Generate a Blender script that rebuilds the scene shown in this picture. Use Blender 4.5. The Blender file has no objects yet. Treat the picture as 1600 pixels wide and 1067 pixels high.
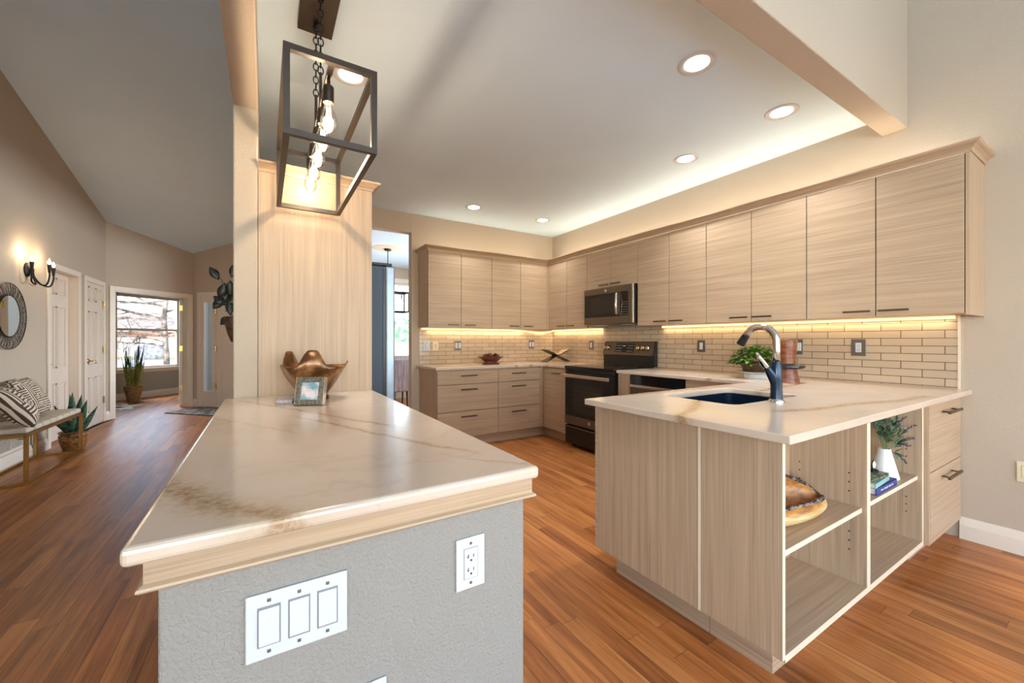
import bpy, bmesh, math, random
from mathutils import Vector, Matrix
random.seed(7)
PI = math.pi
SC = bpy.context.scene
COL = SC.collection
# ------------------------------------------------------------------ camera
CAM_Z = 1.21
cd = bpy.data.cameras.new('camera')
cam = bpy.data.objects.new('camera', cd); COL.objects.link(cam)
cd.sensor_fit = 'HORIZONTAL'; cd.sensor_width = 36.0
cd.lens = 36.0 * 627.0 / 1600.0
cd.shift_y = -1.5 / 1600.0
cd.clip_start = 0.05; cd.clip_end = 400
cam.location = (0, 0, CAM_Z)
cam.rotation_euler = (PI / 2, 0, -math.radians(31.65))
SC.camera = cam
# ------------------------------------------------------------------ colour management and world
vs = SC.view_settings
vs.view_transform = 'Standard'; vs.look = 'None'; vs.gamma = 1.0; vs.use_curve_mapping = False
vs.exposure = 1.33
SC.cycles.use_denoising = True
SC.cycles.max_bounces = 10; SC.cycles.diffuse_bounces = 6; SC.cycles.transparent_max_bounces = 16
SC.cycles.sample_clamp_indirect = 6.0
SC.cycles.caustics_reflective = False; SC.cycles.caustics_refractive = False
world = bpy.data.worlds.new('sky'); SC.world = world; world.use_nodes = True
wn = world.node_tree; wn.nodes.clear()
sky = wn.nodes.new('ShaderNodeTexSky'); sky.sky_type = 'NISHITA'
sky.sun_disc = False; sky.sun_elevation = math.radians(38); sky.sun_rotation = math.radians(200)
bg = wn.nodes.new('ShaderNodeBackground'); bg.inputs['Strength'].default_value = 0.42
wo = wn.nodes.new('ShaderNodeOutputWorld')
wn.links.new(sky.outputs[0], bg.inputs[0]); wn.links.new(bg.outputs[0], wo.inputs[0])

def lin(c):
    return tuple(((x / 255.0) / 12.92 if x / 255.0 <= 0.04045 else ((x / 255.0 + 0.055) / 1.055) ** 2.4) for x in c)

def area(name, loc, rot, sx, sy, power, col, parent=None, shape='RECTANGLE', spread=PI):
    l = bpy.data.lights.new(name, 'AREA'); l.shape = shape; l.size = sx
    if shape in ('RECTANGLE', 'ELLIPSE'): l.size_y = sy
    l.energy = power; l.color = col; l.spread = spread
    o = bpy.data.objects.new(name, l); COL.objects.link(o)
    o.location = loc; o.rotation_euler = rot
    if parent: o.parent = parent
    return o
# fill lamps added outside the unseen, added windows behind the camera
FILL_COL = (0.58, 0.82, 1.0)
UP = math.radians(52)                    # added lamps tilt up so more light reaches the ceilings
for wx in (-1.1, 0.85, 2.75):
    area('window_daylight', (wx, -5.02, 1.15), (PI / 2 + UP, 0, 0), 1.6, .9, 22, FILL_COL)
for wx in (-0.2, 1.8):
    area('window_daylight', (wx, -5.05, 3.75), (PI / 2 + UP, 0, 0), 1.7, .9, 26, FILL_COL)
area('window_daylight', (4.15, -2.2, .95), (0, PI / 2 + UP, 0), .9, 2.3, 84, FILL_COL)
area('window_daylight', (-2.52, -2.3, 1.35), (0, -PI / 2 - math.radians(35), 0), 1.0, 2.3, 105, FILL_COL)
area('window_daylight', (3.98, 6.25, 1.5), (0, PI / 2 - math.radians(28), 0), 1.3, 2.5, 120, (.80, .90, 1.0))  # lamp added at the unseen dining side window, to light the hall
# lamp added above the office window, out of view, to brighten the office
area('window_daylight', (-3.0, 12.4, 3.1), (math.radians(48), 0, math.radians(225)), 1.6, .9, 230, (.85, .93, 1.0))
sun = bpy.data.lights.new('sun', 'SUN'); sun.energy = 1.0; sun.angle = math.radians(1); sun.color = (1, .95, .88)
so = bpy.data.objects.new('sun', sun); COL.objects.link(so)
so.rotation_euler = (math.radians(52), 0, math.radians(-20))

# ------------------------------------------------------------------ material helpers
class NT:
    def __init__(s, name):
        s.m = bpy.data.materials.new(name); s.m.use_nodes = True
        s.t = s.m.node_tree; s.t.nodes.clear()
        s.out = s.t.nodes.new('ShaderNodeOutputMaterial')
        s.p = s.t.nodes.new('ShaderNodeBsdfPrincipled')
        s.t.links.new(s.p.outputs[0], s.out.inputs[0])
    def n(s, typ, **kw):
        x = s.t.nodes.new('ShaderNode' + typ)
        for k, v in kw.items():
            if k.startswith('_'): setattr(x, k[1:], v)
            else: x.inputs[k.replace('__', ' ')].default_value = v
        return x
    def l(s, a, b): s.t.links.new(a, b)
    def pos(s): return s.n('NewGeometry').outputs['Position']
    def math(s, op, a, b=None, c=None):
        x = s.t.nodes.new('ShaderNodeMath'); x.operation = op
        for i, v in enumerate((a, b, c)):
            if v is None: continue
            if isinstance(v, (int, float)): x.inputs[i].default_value = v
            else: s.l(v, x.inputs[i])
        return x.outputs[0]
    def mapping(s, vec, scale, loc=(0, 0, 0), rot=(0, 0, 0)):
        x = s.n('Mapping'); x.inputs['Scale'].default_value = scale; x.inputs['Location'].default_value = loc; x.inputs['Rotation'].default_value = rot
        s.l(vec, x.inputs['Vector']); return x.outputs[0]
    def noise(s, vec, scale=1.0, detail=3, rough=.5, dist=0):
        x = s.n('TexNoise', Scale=scale, Detail=detail, Roughness=rough, Distortion=dist)
        s.l(vec, x.inputs['Vector']); return x.outputs['Fac']
    def ramp(s, fac, stops):
        x = s.n('ValToRGB'); cr = x.color_ramp
        while len(cr.elements) < len(stops): cr.elements.new(0.5)
        for e, (p, c) in zip(cr.elements, stops):
            e.position = p; e.color = (*c, 1) if len(c) == 3 else c
        s.l(fac, x.inputs[0]); return x.outputs[0]
    def mix(s, fac, a, b, typ='MIX'):
        x = s.t.nodes.new('ShaderNodeMix'); x.data_type = 'RGBA'; x.blend_type = typ
        for i, v in ((0, fac), (6, a), (7, b)):
            if isinstance(v, (int, float)): x.inputs[i].default_value = v
            elif isinstance(v, tuple): x.inputs[i].default_value = (*v, 1)
            else: s.l(v, x.inputs[i])
        return x.outputs[2]
    def bump(s, h, strength=.2, dist=.002):
        x = s.n('Bump', Strength=strength, Distance=dist); s.l(h, x.inputs['Height']); s.l(x.outputs[0], s.p.inputs['Normal'])
    def fin(s, col, rough=.5, metal=0.0, **kw):
        if isinstance(col, tuple): s.p.inputs['Base Color'].default_value = (*col, 1)
        else: s.l(col, s.p.inputs['Base Color'])
        if isinstance(rough, (int, float)): s.p.inputs['Roughness'].default_value = rough
        else: s.l(rough, s.p.inputs['Roughness'])
        s.p.inputs['Metallic'].default_value = metal
        for k, v in kw.items(): s.p.inputs[k.replace('__', ' ')].default_value = v
        return s.m

def plain(name, c, rough=.5, metal=0, var=.06, scale=25, bump=0, bscale=200, bdist=.001, **kw):
    """one colour with a slight procedural mottling"""
    t = NT(name); c = lin(c)
    f = t.noise(t.pos(), scale, 3)
    col = t.ramp(f, [(.3, tuple(x * (1 - var) for x in c)), (.7, tuple(min(1, x * (1 + var)) for x in c))])
    if bump: t.bump(t.noise(t.pos(), bscale, 2), bump, bdist)
    return t.fin(col, rough, metal, **kw)

def two(name, c1, c2, scale, rough=.6, stops=(.4, .6), detail=4, mscale=(1, 1, 1), bump=0, **kw):
    t = NT(name); v = t.mapping(t.pos(), mscale)
    f = t.noise(v, scale, detail)
    if bump: t.bump(f, bump, .004)
    return t.fin(t.ramp(f, [(stops[0], lin(c1)), (stops[1], lin(c2))]), rough, **kw)

def laminate(name, direction, base=(184, 156, 127)):
    t = NT(name); b = lin(base)
    a, c = 2.2, 210
    axes = {'h': (0, 0, 1), 'v': (1, 1, 0), 'x': (0, 1, 1)}[direction]
    sc1 = tuple(c if q else a for q in axes); sc2 = tuple(c * .24 if q else a * .6 for q in axes)
    f1 = t.noise(t.mapping(t.pos(), sc1), 1, 4, .6); f2 = t.noise(t.mapping(t.pos(), sc2, (3, 7, 1)), 1, 3, .5)
    f = t.math('ADD', t.math('MULTIPLY', f1, .6), t.math('MULTIPLY', f2, .4))
    col = t.ramp(f, [(.34, tuple(x * .70 for x in b)), (.45, tuple(x * .90 for x in b)), (.54, b), (.66, tuple(min(1, x * 1.16) for x in b))])
    t.bump(f1, .08, .0005)
    return t.fin(col, .42)

def wall_paint(name, c, bump=.35, scale=120):
    t = NT(name); p = t.pos()
    h = t.noise(p, scale, 3, .55)
    t.bump(t.ramp(h, [(.42, (0, 0, 0)), (.62, (1, 1, 1))]), bump, .0022)
    c = lin(c); f = t.noise(p, 1.3, 2)
    return t.fin(t.ramp(f, [(.3, tuple(x * .97 for x in c)), (.7, tuple(x * 1.02 for x in c))]), .75)

def emit(name, c, strength):
    t = NT(name); e = t.n('Emission', Strength=strength); e.inputs['Color'].default_value = (*c, 1)
    t.l(e.outputs[0], t.out.inputs[0]); return t.m

def pane_glass(name, tint=(1, 1, 1), refl=.07):
    t = NT(name); tr = t.n('BsdfTransparent'); tr.inputs[0].default_value = (*tint, 1)
    g = t.n('BsdfGlossy', Roughness=.02)
    fr = t.n('Fresnel', IOR=1.35); mx = t.n('MixShader')
    t.l(t.math('ADD', t.math('MULTIPLY', fr.outputs[0], .6), refl * .3), mx.inputs[0])
    t.l(tr.outputs[0], mx.inputs[1]); t.l(g.outputs[0], mx.inputs[2]); t.l(mx.outputs[0], t.out.inputs[0])
    return t.m

def floor_mat():
    t = NT('hardwood_planks'); p = t.pos(); s = t.n('SeparateXYZ'); t.l(p, s.inputs[0])
    W, L = .083, 1.15
    rx = t.math('DIVIDE', s.outputs[0], W); row = t.math('FLOOR', rx)
    wn1 = t.n('TexWhiteNoise', _noise_dimensions='1D'); t.l(row, wn1.inputs['W'])
    ry = t.math('ADD', t.math('DIVIDE', s.outputs[1], L), t.math('MULTIPLY', wn1.outputs['Value'], 7.3)); colm = t.math('FLOOR', ry)
    cb = t.n('CombineXYZ'); t.l(row, cb.inputs[0]); t.l(colm, cb.inputs[1])
    wn2 = t.n('TexWhiteNoise', _noise_dimensions='2D'); t.l(cb.outputs[0], wn2.inputs['Vector']); rnd = wn2.outputs['Value']
    off = t.n('CombineXYZ'); t.l(t.math('MULTIPLY', rnd, 40), off.inputs[2]); t.l(t.math('MULTIPLY', rnd, 13), off.inputs[1])
    vm = t.n('VectorMath', _operation='ADD'); t.l(p, vm.inputs[0]); t.l(off.outputs[0], vm.inputs[1])
    g1 = t.noise(t.mapping(vm.outputs[0], (38, 1.9, 1)), 1, 5, .6, .8)
    g2 = t.noise(t.mapping(vm.outputs[0], (9, .9, 1)), 1, 3, .5, 1.2)
    g3 = t.noise(t.mapping(vm.outputs[0], (160, 5, 1)), 1, 3, .6, .2)
    f = t.math('ADD', t.math('ADD', t.math('MULTIPLY', g1, .41), t.math('MULTIPLY', g2, .34)), t.math('ADD', t.math('MULTIPLY', rnd, .13), t.math('MULTIPLY', g3, .14)))
    col = t.ramp(f, [(.30, lin((84, 42, 18))), (.42, lin((140, 78, 36))), (.54, lin((180, 110, 56))), (.66, lin((204, 136, 78))), (.8, lin((218, 158, 98)))])
    fx = t.math('FRACT', rx); fy = t.math('FRACT', ry)
    ex = t.math('MINIMUM', fx, t.math('SUBTRACT', 1, fx)); ey = t.math('MINIMUM', fy, t.math('SUBTRACT', 1, fy))
    gap = t.math('MINIMUM', t.math('MULTIPLY', ex, W), t.math('MULTIPLY', ey, L))
    gm = t.math('LESS_THAN', gap, .0011)
    col = t.mix(t.math('MULTIPLY', gm, .65), col, lin((40, 20, 12)))
    t.bump(t.math('SUBTRACT', t.math('MULTIPLY', g3, .3), gm), .12, .0012)
    rgh = t.math('ADD', .28, t.math('MULTIPLY', g1, .16))
    return t.fin(col, rgh)

def quartz(name, veins, seed=0):
    """pale quartz with gold-brown veins; veins: (nx, ny, offset, width, strength, x0, x1 along the tangent)"""
    t = NT(name); p = t.pos()
    d = t.n('TexNoise', Scale=2.6, Detail=5, Roughness=.62); t.l(t.mapping(p, (1, 1, 1), (seed, 3, 1)), d.inputs['Vector'])
    vs_ = t.n('VectorMath', _operation='SUBTRACT'); t.l(d.outputs['Color'], vs_.inputs[0]); vs_.inputs[1].default_value = (.5, .5, .5)
    vk = t.n('VectorMath', _operation='SCALE'); t.l(vs_.outputs[0], vk.inputs[0]); vk.inputs['Scale'].default_value = .14
    va = t.n('VectorMath', _operation='ADD'); t.l(p, va.inputs[0]); t.l(vk.outputs[0], va.inputs[1])
    base = t.ramp(t.noise(p, 3.5, 3), [(.3, lin((200, 178, 158))), (.7, lin((210, 188, 168)))])
    spk = t.noise(p, 60, 4, .7)
    tot_s = None; tot_c = None
    for nx, ny, off, w, k, a0, a1 in veins:
        dp = t.n('VectorMath', _operation='DOT_PRODUCT'); t.l(va.outputs[0], dp.inputs[0]); dp.inputs[1].default_value = (nx, ny, 0)
        dist = t.math('ABSOLUTE', t.math('SUBTRACT', dp.outputs['Value'], off))
        dq = t.n('VectorMath', _operation='DOT_PRODUCT'); t.l(p, dq.inputs[0]); dq.inputs[1].default_value = (-ny, nx, 0)
        mr = t.n('MapRange', _interpolation_type='SMOOTHSTEP'); t.l(dist, mr.inputs[0]); mr.inputs[1].default_value = 0; mr.inputs[2].default_value = w; mr.inputs[3].default_value = 1; mr.inputs[4].default_value = 0
        m1 = t.n('MapRange', _interpolation_type='SMOOTHSTEP'); t.l(dq.outputs['Value'], m1.inputs[0]); m1.inputs[1].default_value = a0; m1.inputs[2].default_value = a0 + .15
        m2 = t.n('MapRange', _interpolation_type='SMOOTHSTEP'); t.l(dq.outputs['Value'], m2.inputs[0]); m2.inputs[1].default_value = a1 - .15; m2.inputs[2].default_value = a1; m2.inputs[3].default_value = 1; m2.inputs[4].default_value = 0
        msk = t.math('MULTIPLY', t.math('MULTIPLY', m1.outputs[0], m2.outputs[0]), k)
        soft = t.math('MULTIPLY', mr.outputs[0], msk)
        core = t.math('MULTIPLY', t.math('POWER', mr.outputs[0], 6), msk)
        tot_s = soft if tot_s is None else t.math('MAXIMUM', tot_s, soft)
        tot_c = core if tot_c is None else t.math('MAXIMUM', tot_c, core)
    # faint hairline web everywhere
    h = t.n('TexNoise', Scale=1.7, Detail=4, Roughness=.55); t.l(va.outputs[0], h.inputs['Vector'])
    hl = t.math('ABSOLUTE', t.math('SUBTRACT', h.outputs['Fac'], .5))
    hm = t.n('MapRange'); t.l(hl, hm.inputs[0]); hm.inputs[1].default_value = 0; hm.inputs[2].default_value = .010; hm.inputs[3].default_value = .16; hm.inputs[4].default_value = 0
    sp = t.ramp(spk, [(.38, (.35, .35, .35)), (.62, (1, 1, 1))])
    c1 = t.mix(t.math('MULTIPLY', hm.outputs[0], 1), base, lin((168, 140, 108)))
    c2 = t.mix(t.math('MULTIPLY', t.math('MULTIPLY', tot_s, .75), sp), c1, lin((186, 158, 124)))
    c3 = t.mix(t.math('MULTIPLY', t.math('MULTIPLY', tot_c, .9), sp), c2, lin((146, 106, 64)))
    return t.fin(c3, .16)

def tile_mat(name, axis):
    t = NT(name); p = t.pos(); s = t.n('SeparateXYZ'); t.l(p, s.inputs[0])
    cb = t.n('CombineXYZ'); t.l(s.outputs[axis], cb.inputs[0]); t.l(t.math('SUBTRACT', s.outputs[2], .9205), cb.inputs[1])
    b = t.n('TexBrick', Scale=1.0, Mortar__Size=.0022, Mortar__Smooth=.1, Bias=0.0, Brick__Width=.205, Row__Height=.0508, _offset=.5, _squash=1.0)
    b.inputs['Color1'].default_value = (*lin((204, 182, 156)), 1); b.inputs['Color2'].default_value = (*lin((192, 170, 145)), 1); b.inputs['Mortar'].default_value = (*lin((104, 84, 66)), 1)
    t.l(cb.outputs[0], b.inputs['Vector'])
    f = t.noise(p, 14, 3)
    col = t.mix(.35, b.outputs['Color'], t.ramp(f, [(.3, lin((200, 182, 160))), (.7, lin((226, 210, 190)))]), 'MULTIPLY')
    col = t.mix(.55, b.outputs['Color'], col)
    t.bump(t.math('SUBTRACT', 1, b.outputs['Fac']), .5, .002)
    return t.fin(col, .13)

def maze_mat(name, c1, c2, scale):
    t = NT(name); tc = t.n('TexCoord'); s = t.n('SeparateXYZ'); t.l(t.mapping(tc.outputs['Object'], (scale,) * 3), s.inputs[0])
    u, v = s.outputs[1], s.outputs[2]
    cb = t.n('CombineXYZ'); t.l(t.math('FLOOR', u), cb.inputs[0]); t.l(t.math('FLOOR', v), cb.inputs[1])
    w = t.n('TexWhiteNoise', _noise_dimensions='2D'); t.l(cb.outputs[0], w.inputs['Vector'])
    pick = t.math('GREATER_THAN', w.outputs['Value'], .5)
    su = t.math('PINGPONG', t.math('ADD', t.math('MULTIPLY', u, 4), .5), 1); sv = t.math('PINGPONG', t.math('ADD', t.math('MULTIPLY', v, 4), .5), 1)
    m = t.math('ADD', t.math('MULTIPLY', pick, su), t.math('MULTIPLY', t.math('SUBTRACT', 1, pick), sv))
    col = t.ramp(m, [(.46, lin(c1)), (.54, lin(c2))])
    t.bump(t.noise(tc.outputs['Object'], 300, 2), .3, .001)
    return t.fin(col, .9)

M = {}
M['wall'] = wall_paint('beige_wall_paint', (190, 172, 152))
M['wall_pale'] = wall_paint('pale_wall_paint', (150, 143, 135), .6, 150)
M['ceil'] = wall_paint('white_ceiling_paint', (220, 239, 254), .2, 90)
M['wall_grey'] = wall_paint('grey_office_paint', (168, 164, 152), .2)
M['white'] = plain('white_trim_paint', (230, 214, 196), .4, var=.015)
M['door_white'] = plain('white_door_paint', (222, 205, 188), .42, var=.02)
M['plastic'] = plain('white_switch_plastic', (206, 206, 208), .35, var=.01)
M['plastic_frame'] = plain('rocker_recess_plastic', (138, 136, 136), .5, var=.02)  # plastic darkened to draw the shaded gaps around rockers and receptacles
M['ivory'] = plain('ivory_plastic', (222, 205, 170), .4, var=.02)
M['greyplate'] = plain('grey_plate_metal', (120, 112, 102), .38, .6)
M['floor'] = floor_mat()
M['gap'] = plain('dark_rubber_gasket', (52, 40, 32), .9)  # dark colour standing in for shade in the door and drawer seams
M['lam_h'] = laminate('laminate_horizontal_grain', 'h')
M['lam_x'] = laminate('laminate_level_grain', 'x')
M['lam_v'] = laminate('laminate_vertical_grain', 'v')
M['band'] = plain('pale_edge_band', (226, 208, 182), .45, var=.03)
M['pull'] = plain('brushed_bronze_pull', (104, 84, 64), .34, .75)
M['quartz_i'] = quartz('island_quartz', [(.861, .508, .405, .105, 1.0, .42, 1.40), (.897, .442, .955, .030, .8, 1.0, 2.25), (.912, .409, .815, .028, .8, .62, 1.62), (.9, .436, .70, .02, .35, 1.2, 2.2), (.8, .6, .9, .015, .4, .2, .6)], 0)
M['quartz_p'] = quartz('peninsula_quartz', [(-.456, .89, .235, .085, 1.0, -2.3, -1.4), (.9, -.43, .82, .09, .9, .1, .75), (.15, .99, 1.10, .075, .9, -2.95, -1.6), (.05, 1.0, 1.62, .08, .85, -2.6, -1.3), (-.1, .99, .98, .07, .7, -3.4, -2.3), (.6, .8, 3.3, .05, .8, -2, .5)], 5)
M['quartz_b'] = quartz('back_run_quartz', [(.5, .86, 4.95, .06, .9, -3, 2), (.8, .6, 4.55, .05, .9, -3, 3), (.9, .3, 4.3, .04, .9, -4, 4)], 9)
M['tile_r'] = tile_mat('cream_subway_tile_range_wall', 1)
M['tile_b'] = tile_mat('cream_subway_tile_back_wall', 0)
M['slate'] = plain('slate_bronze_steel', (118, 106, 92), .32, .85, var=.03)
M['steel'] = plain('brushed_stainless', (205, 196, 184), .22, 1.0, var=.04, scale=60)
M['chrome'] = plain('polished_nickel', (222, 216, 208), .08, 1.0, var=.01)
M['blackglass'] = plain('black_glass', (14, 14, 15), .06, 0, var=.1)
M['blackmet'] = plain('black_enamel', (24, 23, 22), .3, .1)
M['ovenwin'] = plain('oven_window_glass', (38, 32, 28), .08)
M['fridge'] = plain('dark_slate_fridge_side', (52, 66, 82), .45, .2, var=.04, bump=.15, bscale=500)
M['fridge_door'] = plain('blue_grey_fridge_door', (150, 164, 180), .3, .55)
M['sinkblue'] = plain('blue_black_composite', (16, 30, 48), .22, .1)
M['faucetblack'] = plain('matte_blue_black_faucet', (30, 44, 60), .22, .5)
M['led'] = emit('led_warm', (1.0, .74, .34), .85)
M['lampdisc'] = emit('downlight_disc', (1.0, .93, .82), 9.0)
M['filament'] = emit('filament_glow', (1.0, .78, .45), 5.0)
M['candle'] = emit('candle_bulb_glow', (1.0, .84, .58), 6.0)
M['bulbglass'] = pane_glass('bulb_glass', (1, .97, .9), .25)
M['glass'] = pane_glass('window_pane', (.97, .99, 1.0))
M['bronze'] = plain('dark_bronze_metal', (70, 60, 52), .38, .7)
M['blackiron'] = plain('black_iron', (34, 30, 27), .45, .6)
M['gold'] = plain('brushed_gold', (176, 134, 72), .3, .95)
M['brass'] = plain('polished_brass', (206, 172, 104), .2, 1)
M['mirror'] = plain('mirror_glass', (235, 235, 232), .02, 1.0, var=0)
M['boucle'] = plain('cream_velvet', (204, 184, 162), .9, var=.05, bump=.3)
M['maze'] = maze_mat('maze_print_fabric', (86, 58, 38), (224, 206, 184), 17)
M['maze2'] = maze_mat('small_maze_print_fabric', (96, 70, 50), (218, 200, 178), 24)
M['terra'] = two('mottled_bronze_glaze', (92, 58, 30), (166, 112, 58), 30, .35)
M['potdark'] = two('dark_bronze_pot', (62, 42, 26), (104, 74, 46), 30, .4)
M['soil'] = plain('soil', (44, 32, 24), .95, var=.3)
M['snake'] = two('snake_plant_leaf', (22, 48, 40), (70, 104, 76), 14, .45, mscale=(1, 1, 3))
M['snakedge'] = plain('leaf_edge', (150, 160, 96), .5)
M['leaf'] = two('herb_leaf', (44, 84, 22), (116, 152, 52), 40, .5)
M['leafdark'] = two('dark_foliage', (26, 28, 20), (48, 52, 36), 30, .4)
M['sage'] = two('sage_leaf', (70, 104, 82), (128, 150, 116), 50, .6)
M['lavender'] = plain('lavender_flower', (86, 80, 104), .8, var=.25, scale=200)
M['stem'] = plain('green_stem', (108, 128, 72), .6)
M['grasslow'] = two('grass_blade_olive', (140, 150, 70), (196, 184, 98), 20, .6)
M['grasstop'] = plain('grass_blade_tip', (60, 72, 66), .6)
M['basket'] = two('woven_seagrass', (112, 84, 52), (176, 142, 98), 60, .8, bump=.6)
M['darkbasket'] = two('dark_wicker', (58, 38, 24), (104, 74, 48), 90, .8, bump=.6)
M['copper'] = two('copper_lustre_glaze', (96, 58, 28), (160, 112, 68), 14, .2, metal=.4)
M['blackstone'] = plain('black_stand', (26, 22, 20), .3)
M['pewter'] = two('pewter_frame', (98, 90, 76), (136, 126, 108), 120, .4, metal=.5)
M['silver'] = plain('silver_edge', (225, 222, 214), .2, .8)
M['cardart'] = two('watercolour_card', (120, 160, 168), (222, 206, 204), 18, .3, stops=(.42, .58))
M['ink'] = plain('ink', (80, 60, 62), .6)
M['pinkcard'] = two('pink_grey_card', (196, 168, 170), (166, 160, 158), 60, .5)
M['wood_lt'] = two('pale_turned_wood', (196, 154, 92), (226, 196, 142), 9, .32, mscale=(1, 1, 6))
M['wood_or'] = two('orange_turned_wood', (152, 92, 38), (196, 136, 66), 12, .4, mscale=(1, 3, 3))
M['bark'] = two('bark_edge', (44, 30, 24), (158, 146, 140), 55, .8, stops=(.45, .62), bump=.8)
M['redwood'] = plain('red_brown_bowl', (94, 44, 30), .3)
M['cone'] = two('pine_cone', (64, 38, 26), (122, 84, 58), 120, .8)
M['grinder'] = two('reddish_grinder_wood', (98, 50, 26), (138, 76, 42), 16, .35, mscale=(1, 1, 4))
M['ceramic'] = plain('white_ceramic', (238, 234, 228), .3, var=.01)
M['book_blue'] = plain('blue_book_cloth', (48, 60, 132), .5)
M['book_mint'] = plain('mint_book_cloth', (140, 186, 180), .5)
M['book_teal'] = two('photo_book_cover', (40, 62, 50), (150, 150, 110), 40, .3)
M['page'] = plain('book_pages', (226, 214, 194), .8)
M['goldprint'] = plain('pale_gold_print', (206, 200, 190), .5)
M['rug'] = two('patterned_rug', (96, 92, 92), (170, 160, 148), 9, .95, stops=(.45, .55))
M['rugedge'] = plain('dark_rug_border', (66, 52, 48), .95)
M['hide'] = two('cow_hide', (86, 62, 46), (232, 226, 218), 3.2, .9, stops=(.42, .48))
M['chair'] = two('ribbed_taupe_velvet', (112, 98, 98), (142, 126, 124), 1, .85, mscale=(60, 60, 1))
M['brick'] = two('red_brick', (150, 84, 62), (190, 122, 96), 8, .9)
M['roofs'] = two('tan_shingle', (120, 104, 92), (164, 146, 130), 2.5, .95)
M['stucco'] = plain('white_garage_siding', (240, 236, 230), .8)
M['lawn'] = two('dormant_lawn', (150, 140, 92), (186, 172, 122), 3, 1)
M['concrete'] = plain('concrete', (190, 186, 178), .9)
M['treebark'] = two('grey_bark', (84, 72, 66), (150, 136, 126), 6, .9)
M['rock'] = two('grey_boulder', (108, 108, 112), (150, 148, 150), 4, .9)
M['darkdesk'] = plain('black_tabletop', (30, 28, 30), .3)
M['fence'] = plain('pink_beige_fence', (214, 182, 164), .9)
M['hedge'] = two('outdoor_hedge', (90, 130, 96), (150, 180, 140), 6, .9)

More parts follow.
